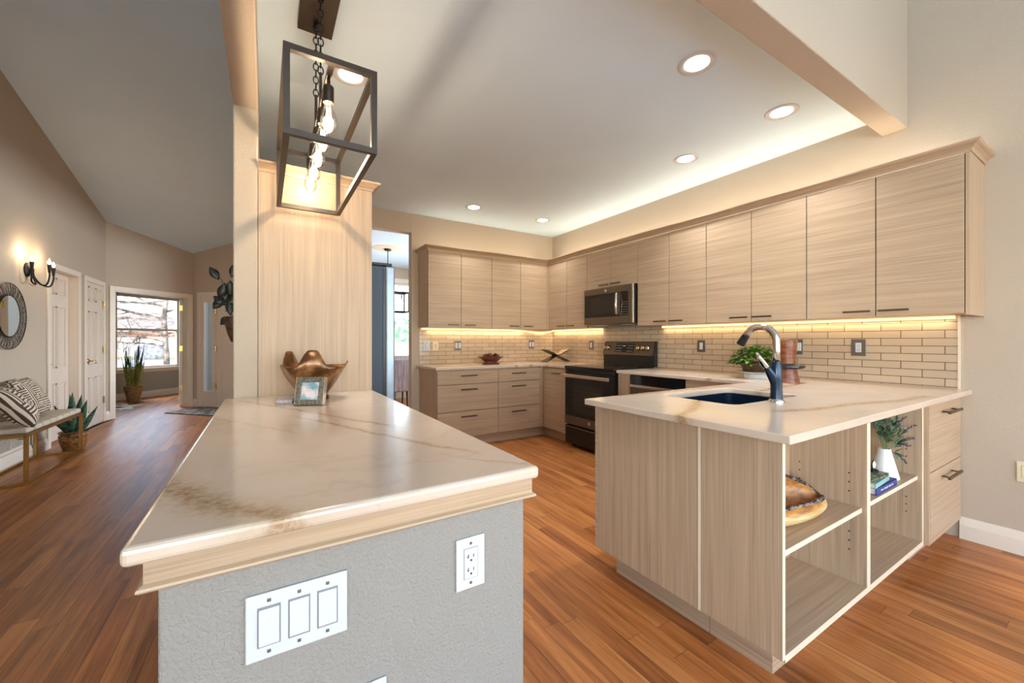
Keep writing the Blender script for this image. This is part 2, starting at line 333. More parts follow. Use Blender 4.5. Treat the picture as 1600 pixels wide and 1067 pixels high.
# ------------------------------------------------------------------ geometry helpers
class MB:
    def __init__(s, local=False): s.bm = bmesh.new(); s.local = local
    def _bevel(s, geom_edges, b, seg=2):
        bmesh.ops.bevel(s.bm, geom=list(geom_edges), offset=b, segments=seg, profile=.5, affect='EDGES')
    def box(s, x0, x1, y0, y1, z0, z1, bevel=0, seg=2):
        r = bmesh.ops.create_cube(s.bm, size=1.0); v = r['verts']
        for q in v:
            q.co = Vector(((x0 + x1) / 2 + q.co.x * (x1 - x0), (y0 + y1) / 2 + q.co.y * (y1 - y0), (z0 + z1) / 2 + q.co.z * (z1 - z0)))
        if bevel:
            es = set(e for q in v for e in q.link_edges); s._bevel(es, bevel, seg)
        return s
    def obox(s, o, ax, ay, lx, ly, z0, z1, bevel=0):
        """box in a rotated plan frame: origin o, unit axes ax, ay, extents (a0,a1) each"""
        r = bmesh.ops.create_cube(s.bm, size=1.0); v = r['verts']
        for q in v:
            a = lx[0] if q.co.x < 0 else lx[1]; b = ly[0] if q.co.y < 0 else ly[1]; z = z0 if q.co.z < 0 else z1
            q.co = Vector((o[0] + ax[0] * a + ay[0] * b, o[1] + ax[1] * a + ay[1] * b, z))
        bmesh.ops.recalc_face_normals(s.bm, faces=list(set(f for q in v for f in q.link_faces)))
        if bevel: s._bevel(set(e for q in v for e in q.link_edges), bevel)
        return s
    def prism(s, pts, z0, z1):
        a = [s.bm.verts.new((x, y, z0)) for x, y in pts]; b = [s.bm.verts.new((x, y, z1)) for x, y in pts]
        n = len(pts); fs = [s.bm.faces.new(a[::-1]), s.bm.faces.new(b)]
        for i in range(n): fs.append(s.bm.faces.new((a[i], a[(i + 1) % n], b[(i + 1) % n], b[i])))
        bmesh.ops.recalc_face_normals(s.bm, faces=fs); return s
    def poly(s, pts3, thick):
        """closed 3d polygon extruded by vector thick"""
        a = [s.bm.verts.new(p) for p in pts3]; t = Vector(thick); b = [s.bm.verts.new(Vector(p) + t) for p in pts3]
        n = len(a); fs = [s.bm.faces.new(a[::-1]), s.bm.faces.new(b)]
        for i in range(n): fs.append(s.bm.faces.new((a[i], a[(i + 1) % n], b[(i + 1) % n], b[i])))
        bmesh.ops.recalc_face_normals(s.bm, faces=fs); return s
    def slab_hole(s, outer, hole, z0, z1):
        loops = []
        for z in (z1, z0):
            es = []
            lv = []
            for pts in (outer, hole):
                vv = [s.bm.verts.new((x, y, z)) for x, y in pts]; lv.append(vv)
                for i in range(len(vv)): es.append(s.bm.edges.new((vv[i], vv[(i + 1) % len(vv)])))
            bmesh.ops.triangle_fill(s.bm, edges=es, use_beauty=True, normal=(0, 0, 1)); loops.append(lv)
        for k in range(2):
            t, b = loops[0][k], loops[1][k]
            for i in range(len(t)): s.bm.faces.new((t[i], t[(i + 1) % len(t)], b[(i + 1) % len(t)], b[i]))
        bmesh.ops.recalc_face_normals(s.bm, faces=s.bm.faces[:]); return s
    def lathe(s, c, prof, seg=24, close=True, sx=1, sy=1):
        rings = []
        for r, z in prof:
            if r < 1e-6: rings.append([s.bm.verts.new((c[0], c[1], c[2] + z))])
            else: rings.append([s.bm.verts.new((c[0] + sx * r * math.cos(2 * PI * i / seg), c[1] + sy * r * math.sin(2 * PI * i / seg), c[2] + z)) for i in range(seg)])
        fs = []
        for a, b in zip(rings, rings[1:]):
            if len(a) == 1 and len(b) == 1: continue
            for i in range(seg):
                j = (i + 1) % seg
                if len(a) == 1: fs.append(s.bm.faces.new((a[0], b[j], b[i])))
                elif len(b) == 1: fs.append(s.bm.faces.new((a[i], a[j], b[0])))
                else: fs.append(s.bm.faces.new((a[i], a[j], b[j], b[i])))
        if close:
            for rg, rev in ((rings[0], True), (rings[-1], False)):
                if len(rg) > 1: fs.append(s.bm.faces.new(rg[::-1] if rev else rg))
        bmesh.ops.recalc_face_normals(s.bm, faces=fs)
        return s
    def cyl(s, p0, p1, r0, r1=None, seg=16): return s.tube([p0, p1], [r0, r0 if r1 is None else r1], seg)
    def tube(s, pts, r, seg=8, closed=False, square=False, flat=None):
        P = [Vector(p) for p in pts]; n = len(P)
        R = r if isinstance(r, (list, tuple)) else [r] * n
        rings = []; prev = None
        for i in range(n):
            if closed: t = (P[(i + 1) % n] - P[i - 1])
            else: t = P[min(i + 1, n - 1)] - P[max(i - 1, 0)]
            t.normalize()
            if prev is None:
                u = Vector((0, 0, 1)) if abs(t.z) < .9 else Vector((1, 0, 0))
                u = (u - t * u.dot(t)).normalized()
            else:
                u = (prev - t * prev.dot(t))
                u = u.normalized() if u.length > 1e-6 else prev
            prev = u; w = t.cross(u)
            k = 4 if square else seg; ring = []
            for j in range(k):
                a = 2 * PI * j / k + (PI / 4 if square else 0)
                q = R[i] * (math.sqrt(2) if square else 1)
                fl = flat if flat else 1
                ring.append(s.bm.verts.new(P[i] + u * (math.cos(a) * q * fl) + w * (math.sin(a) * q)))
            rings.append(ring)
        k = len(rings[0]); m = n if closed else n - 1; fs = []
        for i in range(m):
            a, b = rings[i], rings[(i + 1) % n]
            for j in range(k): fs.append(s.bm.faces.new((a[j], a[(j + 1) % k], b[(j + 1) % k], b[j])))
        if not closed:
            fs.append(s.bm.faces.new(rings[0][::-1])); fs.append(s.bm.faces.new(rings[-1]))
        bmesh.ops.recalc_face_normals(s.bm, faces=fs)
        return s
    def ball(s, c, r, u=16, v=10, scale=(1, 1, 1), rot=None):
        q = bmesh.ops.create_uvsphere(s.bm, u_segments=u, v_segments=v, radius=1)['verts']
        for x in q:
            p = Vector((x.co.x * r * scale[0], x.co.y * r * scale[1], x.co.z * r * scale[2]))
            if rot is not None: p = rot @ p
            x.co = p + Vector(c)
        return s
    def leaf(s, base, d, up, L, w, curl=.3, seg=5, tipw=0.02, belly=.45):
        """a leaf blade of several cross-strips with a folded midrib"""
        d = Vector(d).normalized(); up = Vector(up); side = d.cross(up)
        if side.length < 1e-4: side = d.cross(Vector((1, 0, .1)))
        side.normalize(); nrm = side.cross(d).normalized()
        rows = []; base = Vector(base)
        for i in range(seg + 1):
            t = i / seg
            c = base + d * (L * t) - nrm * (curl * L * t * t)
            ww = w * (math.sin(PI * min(1, (t ** (math.log(.5) / math.log(belly)) if t > 0 else 0))) * .92 + .08 * (1 - t)) if i < seg else w * tipw
            rows.append([s.bm.verts.new(c - side * ww + nrm * ww * .25), s.bm.verts.new(c), s.bm.verts.new(c + side * ww + nrm * ww * .25)])
        for a, b in zip(rows, rows[1:]):
            s.bm.faces.new((a[0], a[1], b[1], b[0])); s.bm.faces.new((a[1], a[2], b[2], b[1]))
        return s
    def sweep(s, path, prof, caps=True):
        """mould: plan path, profile of (outward d, z); outward is to the right of travel"""
        n = len(path); P = [Vector((x, y)) for x, y in path]; N = []
        for i in range(n - 1):
            d = (P[i + 1] - P[i]).normalized(); N.append(Vector((d.y, -d.x)))
        cols = []
        for i in range(n):
            if i == 0: m = N[0]
            elif i == n - 1: m = N[-1]
            else:
                m = N[i - 1] + N[i]; m = m / (m.dot(N[i]))
            cols.append([s.bm.verts.new((P[i].x + m.x * d, P[i].y + m.y * d, z)) for d, z in prof])
        fs = []
        k = len(prof)
        for a, b in zip(cols, cols[1:]):
            for j in range(k): fs.append(s.bm.faces.new((a[j], a[(j + 1) % k], b[(j + 1) % k], b[j])))
        if caps: fs.append(s.bm.faces.new(cols[0][::-1])); fs.append(s.bm.faces.new(cols[-1]))
        bmesh.ops.recalc_face_normals(s.bm, faces=fs); return s
    def build(s, name, mat, parent=None, origin=None, smooth=False, bev=0, sub=0, solid=0, auto=False):
        off = Vector((0, 0, 0))
        if parent is not None and not s.local:
            r = parent
            while r.parent: r = r.parent
            off = Vector(r.location)
        elif origin is not None and not s.local: off = Vector(origin)
        if off.length: bmesh.ops.translate(s.bm, verts=s.bm.verts[:], vec=-off)
        me = bpy.data.meshes.new(name); s.bm.to_mesh(me); s.bm.free()
        o = bpy.data.objects.new(name, me); COL.objects.link(o)
        if parent is not None: o.parent = parent
        elif origin is not None: o.location = origin
        for m in (mat if isinstance(mat, (list, tuple)) else [mat]): me.materials.append(m)
        if smooth or auto:
            for p in me.polygons: p.use_smooth = True
        if auto:
            try: me.set_sharp_from_angle(angle=math.radians(38))
            except Exception: pass
        if solid:
            m = o.modifiers.new('solid', 'SOLIDIFY'); m.thickness = solid; m.offset = 0
        if bev:
            m = o.modifiers.new('bevel', 'BEVEL'); m.width = bev; m.segments = 3; m.limit_method = 'ANGLE'; m.angle_limit = math.radians(40)
        if sub:
            m = o.modifiers.new('sub', 'SUBSURF'); m.levels = sub; m.render_levels = sub
        return o

def thing(name, label, cat, loc=(0, 0, 0), rz=0, group=None):
    o = bpy.data.objects.new(name, None); COL.objects.link(o)
    o.empty_display_size = .05; o.location = loc; o.rotation_euler = (0, 0, rz)
    o['label'] = label; o['category'] = cat
    if group: o['group'] = group
    return o
def tag(o, label, cat, group=None, kind=None):
    o['label'] = label; o['category'] = cat
    if group: o['group'] = group
    if kind: o['kind'] = kind
    return o
def struct(o, label=None):
    o['kind'] = 'structure'
    if label: o['label'] = label
    return o
def copy_tree(o, parent=None):
    c = o.copy(); COL.objects.link(c)
    if parent: c.parent = parent
    for ch in list(o.children): copy_tree(ch, c)
    return c

# ------------------------------------------------------------------ key dimensions (metres)
RW, BW, LW = 3.64, 4.754, -2.06          # right wall face, back wall face, left wall face
CT = .914                                # worktop height
KC = 2.74                                # kitchen ceiling
def vault(y): return 4.98 - .231 * y if y > -.6 else 4.98 + .1386 + .231 * (y + .6)
A = (1 / math.sqrt(2), 1 / math.sqrt(2)); Nn = (-A[0], A[1]); Bb = (A[0], -A[1]); O = (-1.12, 9.38)
def pt(s, n): return (O[0] + A[0] * s + Nn[0] * n, O[1] + A[1] * s + Nn[1] * n)
def pb(t, k): return (O[0] + Bb[0] * t + A[0] * k, O[1] + Bb[1] * t + A[1] * k)

# ------------------------------------------------------------------ floor, walls, ceilings
struct(MB().prism([(-2.2, -4.62), (3.78, -4.62), (3.78, 8.6), (-.05, 8.6), (-.05, 8.46), (-1.04, 9.46), pt(1.8, 0), pt(1.8, 2.25), pt(-1.75, 2.25), pt(-1.75, 0)], -.06, 0).build('floor', M['floor']), 'glossy reddish brown hardwood plank floor')
def gable_wall(name, x0, x1, y0, y1, mat, holes=()):
    """wall along y with top following the vault, with rectangular openings (ya, yb, zb, zt)"""
    m = MB(); ys = sorted(set([y0, y1, -.6] + [h for q in holes for h in q[:2]])); ys = [y for y in ys if y0 <= y <= y1]
    for a, b in zip(ys, ys[1:]):
        z = 0.0; bands = []
        for ya, yb, zb, zt in holes:
            if a >= ya - 1e-6 and b <= yb + 1e-6: bands.append((zb, zt))
        cur = 0.0
        for zb, zt in sorted(bands):
            if zb > cur + 1e-4: m.box(x0, x1, a, b, cur, zb)
            cur = zt
        m.poly([(x0, a, cur), (x0, b, cur), (x0, b, vault(b) + .05), (x0, a, vault(a) + .05)], (x1 - x0, 0, 0))
    return struct(m.build(name, mat))
w = MB()
for a, b, z0, z1 in ((-3.5, -3.44, .7, 2.4), (-1.16, -1.1, .7, 2.4), (-2.33, -2.27, .7, 2.4), (-3.5, -1.1, .7, .76), (-3.5, -1.1, 2.34, 2.4)): w.box(-2.15, -2.09, a, b, z0, z1)
fr3 = struct(w.build('window_11', M['white'])); MB().box(-2.123, -2.117, -3.44, -1.16, .76, 2.34).build('pane', M['glass'], fr3)  # unseen side window added to bring in light from the left
gable_wall('wall_left', -2.18, LW, -4.5, 8.47, M['wall'], [(-3.5, -1.1, .7, 2.4), (6.56, 7.36, 0, 2.03)])
gable_wall('wall_right', RW, 3.76, -4.5, 8.6, M['wall'], [(-3.4, -1.0, .05, 2.4), (5.3, 7.9, .6, 2.3)])
# hall partition with the white-beige pier end; unseen opening added to light the hall
pw_ = MB().poly([(-.138, 2.5, 0), (-.138, 5.1, 0), (-.138, 5.1, 2.45), (-.138, 8.32, 2.45), (-.138, 8.32, 0), (-.138, 8.46, 0), (-.138, 8.46, vault(8.46) + .04), (-.138, 2.5, vault(2.5) + .04)], (.108, 0, 0))
struct(pw_.build('wall_partition', M['wall'], bev=.008))
# beam over the island side, and header between kitchen ceiling and great room
struct(MB().poly([(-.138, .89, 2.42), (-.138, 2.5, 2.42), (-.138, 2.5, vault(2.5) + .04), (-.138, .89, vault(.89) + .04)], (.108, 0, 0)).build('wall_beam', M['wall'], bev=.006))
struct(MB().poly([(-.03, .89, 2.62), (-.03, 1.02, 2.62), (-.03, 1.02, vault(1.02) + .04), (-.03, .89, vault(.89) + .04)], (RW + .03, 0, 0)).build('wall_header', M['wall'], bev=.006))
struct(MB().box(-.03, RW, 1.02, 8.5, KC, KC + .1).build('ceiling', M['ceil']), 'flat white kitchen ceiling')
m = MB()
for a, b, x0, x1 in ((-4.6, -.6, -2.2, 3.78), (-.6, 1.0, -2.2, 3.78), (1.0, 9.6, -2.2, -.08)):
    m.poly([(x0, a, vault(a)), (x0, b, vault(b)), (x0, b, vault(b) + .1), (x0, a, vault(a) + .1)], (x1 - x0, 0, 0))
struct(m.build('ceiling_vault', M['ceil']), 'sloping grey white ceiling over the hall')
# back wall with dining opening
m = MB(); m.box(-.03, .45, BW, 4.87, 0, KC); m.box(.45, 1.507, BW, 4.87, 2.51, KC); m.box(1.507, RW, BW, 4.87, 0, KC)
struct(m.build('wall_back', M['wall'], bev=.004))
struct(MB().box(-.03, .70, 3.955, 4.06, 0, KC).build('wall_niche', M['wall']))
# unseen rear wall of the great room, its windows added to admit light
m = MB(); Z2 = vault(-4.5) + .05
xs = [-2.18, -1.9, -.3, .05, 1.65, 1.95, 3.55, 3.76]
for i, (a, b) in enumerate(zip(xs, xs[1:])):
    if i % 2 == 0: m.box(a, b, -4.62, -4.5, 0, 3.3)
    else: m.box(a, b, -4.62, -4.5, 0, .5); m.box(a, b, -4.62, -4.5, 3.0, 3.3)
for a, b in ((-2.18, -1.05), (.65, .95), (2.65, 3.76)): m.box(a, b, -4.62, -4.5, 3.3, Z2)
for a, b in ((-1.05, .65), (.95, 2.65)): m.box(a, b, -4.62, -4.5, 3.3, 3.5); m.box(a, b, -4.62, -4.5, 4.45, Z2)
struct(m.build('wall_rear', M['wall']))
for i, (a, b, z0, z1) in enumerate(((-1.9, -.3, .5, 3.0), (.05, 1.65, .5, 3.0), (1.95, 3.55, .5, 3.0), (-1.05, .65, 3.5, 4.45), (.95, 2.65, 3.5, 4.45))):
    w = MB(); t_ = .05
    w.box(a, a + t_, -4.6, -4.53, z0, z1); w.box(b - t_, b, -4.6, -4.53, z0, z1); w.box(a, b, -4.6, -4.53, z0, z0 + t_); w.box(a, b, -4.6, -4.53, z1 - t_, z1)
    w.box((a + b) / 2 - .02, (a + b) / 2 + .02, -4.6, -4.53, z0, z1)
    fr = struct(w.build('window_%d' % (i + 4), M['white']))  # unseen window, added for its light
    MB().box(a + t_, b - t_, -4.57, -4.564, z0 + t_, z1 - t_).build('pane', M['glass'], fr)

w = MB()
for a, b, z0, z1 in ((-3.4, -3.34, .05, 2.4), (-1.06, -1.0, .05, 2.4), (-2.23, -2.17, .05, 2.4), (-3.4, -1.0, .05, .12), (-3.4, -1.0, 2.33, 2.4)): w.box(3.67, 3.73, a, b, z0, z1)
fr = struct(w.build('window_9', M['white']))  # unseen glazed door added to light the room from the right
w = MB()
for a, b, z0, z1 in ((5.3, 5.36, .6, 2.3), (7.84, 7.9, .6, 2.3), (6.57, 6.63, .6, 2.3), (5.3, 7.9, .6, .66), (5.3, 7.9, 2.24, 2.3)): w.box(3.67, 3.73, a, b, z0, z1)
fr2 = struct(w.build('window_10', M['white'])); MB().box(3.697, 3.703, 5.36, 7.84, .66, 2.24).build('pane', M['glass'], fr2)  # unseen side window added to light the dining room and hall
MB().box(3.697, 3.703, -3.34, -1.06, .12, 2.33).build('pane', M['glass'], fr)
# entry: 45 degree wall with office opening, and front door wall
m = MB()
m.obox(O, A, Nn, (-1.36, -1.215), (0, .11), 0, 3.2); m.obox(O, A, Nn, (-.085, .08), (0, .11), 0, 3.0); m.obox(O, A, Nn, (-1.215, -.085), (0, .11), 1.985, 3.2)
m.obox(O, A, Nn, (.08, 1.8), (0, .11), 0, 2.7); m.obox(O, A, Nn, (-1.75, -1.36), (0, .11), 0, 2.7)
struct(m.build('wall_entry', M['wall']))
m = MB()
m.obox(O, Bb, A, (-.1, .14), (0, .12), 0, 3.1); m.obox(O, Bb, A, (.14, 1.5), (0, .12), 2.06, 3.2)
struct(m.build('wall_front', M['wall']))
m = MB()
WS0, WS1, WZ0, WZ1 = .17, 1.42, .62, 2.2
m.obox(O, A, Nn, (-1.75, WS0), (2.19, 2.3), 0, 2.7); m.obox(O, A, Nn, (WS1, 1.8), (2.19, 2.3), 0, 2.7)
m.obox(O, A, Nn, (WS0, WS1), (2.19, 2.3), 0, WZ0); m.obox(O, A, Nn, (WS0, WS1), (2.19, 2.3), WZ1, 2.7)
m.obox(O, A, Nn, (-1.75, -1.64), (.11, 2.19), 0, 2.7); m.obox(O, A, Nn, (1.69, 1.8), (.11, 2.19), 0, 2.7)
struct(m.build('wall_office', M['wall_grey']))
struct(MB().obox(O, A, Nn, (-1.74, 1.79), (.111, 2.3), 2.6, 2.69).build('ceiling_office', M['ceil']))
# dining room far wall with window
DX0, DX1, DZ0, DZ1 = 1.45, 2.75, .55, 2.42
m = MB(); m.box(-.03, DX0, 8.42, 8.54, 0, KC); m.box(DX1, RW, 8.42, 8.54, 0, KC); m.box(DX0, DX1, 8.42, 8.54, 0, DZ0); m.box(DX0, DX1, 8.42, 8.54, DZ1, KC)
struct(m.build('wall_dining', M['wall']))

# ------------------------------------------------------------------ windows
def window(name, o, ax, ay, a0, a1, z0, z1, n0, sill=True):
    w = MB(); t_ = .045
    w.obox(o, ax, ay, (a0, a0 + t_), (n0, n0 + .07), z0, z1); w.obox(o, ax, ay, (a1 - t_, a1), (n0, n0 + .07), z0, z1)
    w.obox(o, ax, ay, (a0, a1), (n0, n0 + .07), z1 - t_, z1); w.obox(o, ax, ay, (a0, a1), (n0, n0 + .07), z0, z0 + t_)
    zm = z0 + (z1 - z0) * .52
    w.obox(o, ax, ay, (a0, a1), (n0 + .01, n0 + .06), zm - .022, zm + .022)
    f = struct(w.build(name, M['white']))
    MB().obox(o, ax, ay, (a0 + t_, a1 - t_), (n0 + .03, n0 + .035), z0 + t_, z1 - t_).build('pane', M['glass'], f)
    if sill:
        MB().obox(o, ax, ay, (a0 - .05, a1 + .05), (n0 - .1, n0 + .01), z0 - .03, z0 + .002, .004).build('window_sill', M['white'], f)
        MB().obox(o, ax, ay, (a0 - .02, a1 + .02), (n0 - .05, n0 - .03), z0 - .08, z0 - .031).build('apron', M['white'], f)
    return f
w1 = window('window_1', O, A, Nn, WS0, WS1, WZ0, WZ1, 2.22)
# rolled blind and its head rail across the top of the office window
MB().obox(O, A, Nn, (WS0 + .02, WS1 - .02), (2.15, 2.2), 2.11, 2.19, .006).build('blind_rail', M['white'], w1)
w2 = window('window_2', (0, 8.42), (1, 0), (0, 1), DX0, DX1, DZ0, DZ1, .03)
m = MB()
for a, b, z0, z1 in ((DX0 - .09, DX0, DZ0 - .09, DZ1 + .09), (DX1, DX1 + .09, DZ0 - .09, DZ1 + .09), (DX0 - .09, DX1 + .09, DZ1, DZ1 + .09)): m.box(a, b, 8.405, 8.42, z0, z1, .003)
m.build('casing', M['white'], w2)

# ------------------------------------------------------------------ trim and baseboards
BBP = [(0, 0), (.016, 0), (.016, .085), (.013, .1), (.010, .112), (.006, .13), (0, .132)]
struct(MB().sweep([(RW, .655), (RW, -4.5)][::1], BBP).build('baseboard_right', M['white']))
def lw_base(y0, y1): return MB().sweep([(LW, y1), (LW, y0)][::-1], BBP)
m = MB()
for a, b in ((-4.5, 6.488), (7.428, 7.562), (8.374, 8.44)): m.sweep([(LW, a), (LW, b)], BBP)
struct(m.build('baseboard_left', M['white']))
m = MB(); m.sweep([pt(-.0, 0), pb(.1, 0)], BBP); m.sweep([pt(-1.33, 0), pt(-1.275, 0)], BBP)
struct(m.build('baseboard_entry', M['white']))
struct(MB().sweep([pt(-1.64, 2.19), pt(1.69, 2.19)], BBP).build('baseboard_office', M['white']))
def casing_box(m, o, ax, ay, a0, a1, zt, w, nf):
    """door casing round an opening a0..a1 up to zt, standing nf proud"""
    m.obox(o, ax, ay, (a0 - w, a0), nf, 0, zt + w, .004); m.obox(o, ax, ay, (a1, a1 + w), nf, 0, zt + w, .004); m.obox(o, ax, ay, (a0, a1), nf, zt, zt + w, .004)
m = MB(); casing_box(m, O, A, Nn, -1.215, -.085, 1.985, .068, (-.016, 0))
m.obox(O, A, Nn, (-1.216, -1.2), (0, .12), 0, 1.985); m.obox(O, A, Nn, (-.1, -.084), (0, .12), 0, 1.985); m.obox(O, A, Nn, (-1.216, -.084), (0, .12), 1.97, 1.986)
struct(m.build('trim_1', M['white']), 'white casing round the office doorway')
LO = (LW, 0)
m = MB(); casing_box(m, LO, (0, 1), (1, 0), 6.56, 7.36, 2.03, .068, (0, .018))
m.box(-2.18, LW, 6.545, 6.561, 0, 2.03); m.box(-2.18, LW, 7.359, 7.375, 0, 2.03); m.box(-2.18, LW, 6.56, 7.36, 2.029, 2.045)
struct(m.build('trim_2', M['white']), 'white casing round the recessed hall door')
m = MB(); casing_box(m, LO, (0, 1), (1, 0), 7.63, 8.31, 2.02, .065, (0, .018))
struct(m.build('trim_3', M['white']), 'white casing round the hinged closet door')

# six-panel doors
def six_panel(o, ax, ay, a0, a1, z0, z1, n0, n1, name, face=-1):
    """leaf spans a0..a1 along ax, n0..n1 along ay; raised panels on the n0 side (face -1) or n1 side"""
    w = a1 - a0; leaf = MB(); leaf.obox(o, ax, ay, (a0, a1), (n0, n1), z0, z1, .002)
    d = struct(leaf.build(name, M['door_white']))
    H = z1 - z0; rows = ((.10, .34), (.43, .80), (.87, .97)); cols = ((.13, .46), (.54, .87))
    pm = MB(); fr = MB()
    for ra, rb in rows:
        for ca, cb in cols:
            x0, x1 = a0 + w * ca, a0 + w * cb; q0, q1 = z0 + H * ra, z0 + H * rb
            nn = (n0 - .008, n0 + .001) if face < 0 else (n1 - .001, n1 + .008)
            e = .02
            for bx in ((x0, x0 + e, q0, q1), (x1 - e, x1, q0, q1), (x0, x1, q0, q0 + e), (x0, x1, q1 - e, q1)):
                fr.obox(o, ax, ay, bx[:2], nn, bx[2], bx[3], .0015)
            pm.obox(o, ax, ay, (x0 + .04, x1 - .04), nn, q0 + .04, q1 - .04, .0035)
    fr.build('panel_molding', M['door_white'], d); pm.build('raised_panel', M['door_white'], d)
    return d
def hinge(d, o, ax, ay, a, n, z):
    MB().obox(o, ax, ay, (a - .02, a + .02), (n - .004, n + .004), z - .045, z + .045).cyl((o[0] + ax[0] * a + ay[0] * n, o[1] + ax[1] * a + ay[1] * n, z - .05), (o[0] + ax[0] * a + ay[0] * n, o[1] + ax[1] * a + ay[1] * n, z + .05), .008, seg=10).build('hinge', M['brass'], d)
d1 = six_panel(LO, (0, 1), (1, 0), 6.565, 7.355, .01, 2.025, -.12, -.08, 'door_1', face=1)
MB().ball((-2.085, 6.63, .94), .024).cyl((-2.14, 6.63, .94), (-2.09, 6.63, .94), .01).build('knob', M['brass'], d1, smooth=True)
d2 = six_panel(LO, (0, 1), (1, 0), 7.634, 8.306, .02, 2.016, -.022, .004, 'door_2', face=1)
for z in (1.75, 1.07, .33): hinge(d2, LO, (0, 1), (1, 0), 8.308, .015, z)
m = MB(); m.cyl((-2.056, 7.70, .93), (-2.045, 7.70, .93), .032, seg=20); m.cyl((-2.05, 7.70, .93), (-2.0, 7.70, .93), .01)
m.tube([(-2.005, 7.695, .93), (-2.002, 7.74, .932), (-2.004, 7.80, .926), (-2.01, 7.83, .93)], [.011, .010, .009, .007], 10)
m.build('lever_handle', M['brass'], d2, smooth=True)
# office door leaf standing open, edge-on
LH = pt(-.105, .12); ld = Vector((-.155, .988)); ln = Vector((-.988, -.155))
d3 = six_panel(LH, tuple(ld), tuple(ln), 0.01, .72, .012, 1.965, 0, .036, 'door_3', face=-1)
for z in (1.80, 1.065, .35): MB().obox(LH, tuple(ld), tuple(ln), (-.008, .004), (-.006, .042), z - .05, z + .05, .002).build('hinge', M['brass'], d3)
# front door with sidelight
m = MB()
casing_box(m, O, Bb, A, .165, 1.45, 2.03, .06, (-.016, 0))
m.obox(O, Bb, A, (.165, .252), (.0, .06), 0, 2.03); m.obox(O, Bb, A, (.443, .505), (.0, .06), 0, 2.03); m.obox(O, Bb, A, (.252, .443), (0, .06), 0, .285); m.obox(O, Bb, A, (.252, .443), (0, .06), 1.915, 2.03)
m.obox(O, Bb, A, (.236, .252), (-.008, .0), .27, 1.93, .002); m.obox(O, Bb, A, (.443, .459), (-.008, .0), .27, 1.93, .002); m.obox(O, Bb, A, (.252, .443), (-.008, 0), .27, .286, .002); m.obox(O, Bb, A, (.252, .443), (-.008, 0), 1.914, 1.93, .002)
w3 = struct(m.build('window_3', M['door_white']), 'narrow sidelight panel beside the front door')
MB().obox(O, Bb, A, (.252, .443), (.025, .03), .285, 1.915).build('pane', M['glass'], w3)
d4 = six_panel(O, Bb, A, .51, 1.40, .015, 2.03, .012, .056, 'door_4', face=-1)
for z in (1.75, 1.06, .38): hinge(d4, O, Bb, A, .506, .004, z)

# ------------------------------------------------------------------ worktops, island
isl = thing('kitchen_island', 'pale textured half wall island under the marbled worktop, with a wood trim band', 'kitchen island', (.2, 1.65, 0))
MB().box(-.142, .54, .82, 2.498, 0, .884).build('half_wall', M['wall_pale'], isl, bev=.006)
MB().sweep([(-.142, 2.496), (-.142, .82), (.54, .82), (.54, 2.496)], [(0, .884), (.014, .884), (.014, .842), (.021, .838), (.022, .834), (.018, .830), (0, .829)]).build('wood_trim', M['lam_h'], isl)
w_ = MB().prism([(-.176, .772), (.553, .772), (.553, 2.499), (-.176, 2.499)], .885, CT).build('island_worktop', M['quartz_i'], origin=(.19, 1.6, .885), bev=.009)
tag(w_, 'cream quartz worktop with brown veins on the pale half wall island', 'worktop')
# peninsula + right-run worktop with sink cutout
def rrect(x0, x1, y0, y1, r, n=6):
    p = []
    for cx, cy, a in ((x1 - r, y1 - r, 0), (x0 + r, y1 - r, 90), (x0 + r, y0 + r, 180), (x1 - r, y0 + r, 270)):
        for i in range(n + 1):
            q = math.radians(a + 90 * i / n); p.append((cx + r * math.cos(q), cy + r * math.sin(q)))
    return p
SX0, SX1, SY0, SY1 = 1.835, 2.46, 1.03, 1.43
w_ = MB().slab_hole([(1.385, .605), (3.638, .605), (3.638, 2.862), (2.985, 2.862), (2.985, 1.545), (1.385, 1.545)], rrect(SX0, SX1, SY0, SY1, .05), .885, CT).build('sink_worktop', M['quartz_p'], origin=(2.5, 1.1, .885), bev=.004)
tag(w_, 'L shaped cream veined quartz worktop holding the sink', 'worktop')
w_ = MB().prism([(1.57, 4.105), (2.985, 4.105), (2.985, 3.636), (3.638, 3.636), (3.638, 4.752), (1.57, 4.752)], .885, CT).build('corner_worktop', M['quartz_b'], origin=(2.6, 4.4, .885), bev=.004)
tag(w_, 'veined quartz worktop in the far corner, from the drawers to the range', 'worktop')
# sink
m = MB(); zb = .70
for a, b in ((rrect(SX0 - .004, SX1 + .004, SY0 - .004, SY1 + .004, .05), None),):
    inn = rrect(SX0 + .004, SX1 - .004, SY0 + .004, SY1 - .004, .045); out = rrect(SX0 - .02, SX1 + .02, SY0 - .02, SY1 + .02, .06)
    n = len(inn); rows = []
    for pts, z in ((out, .8845), (inn, .8845), (inn, zb + .02), ([(p[0] * .985 + .015 * 2.16, p[1] * .985 + .015 * 1.23) for p in inn], zb)):
        rows.append([m.bm.verts.new((x, y, z)) for x, y in pts])
    for r0, r1 in zip(rows, rows[1:]):
        for i in range(n): m.bm.faces.new((r0[i], r0[(i + 1) % n], r1[(i + 1) % n], r1[i]))
    m.bm.faces.new(rows[-1])
snk = thing('kitchen_sink', 'dark blue black sink sunk into the peninsula worktop', 'sink', (2.16, 1.23, .70))
bas = m.build('basin', M['sinkblue'], snk, auto=True)
MB().lathe((2.16, 1.23, .701), [(.0, 0), (.04, 0), (.045, .003), (.03, .002), (.0, .001)], 20, False).build('drain', M['steel'], snk, smooth=True)
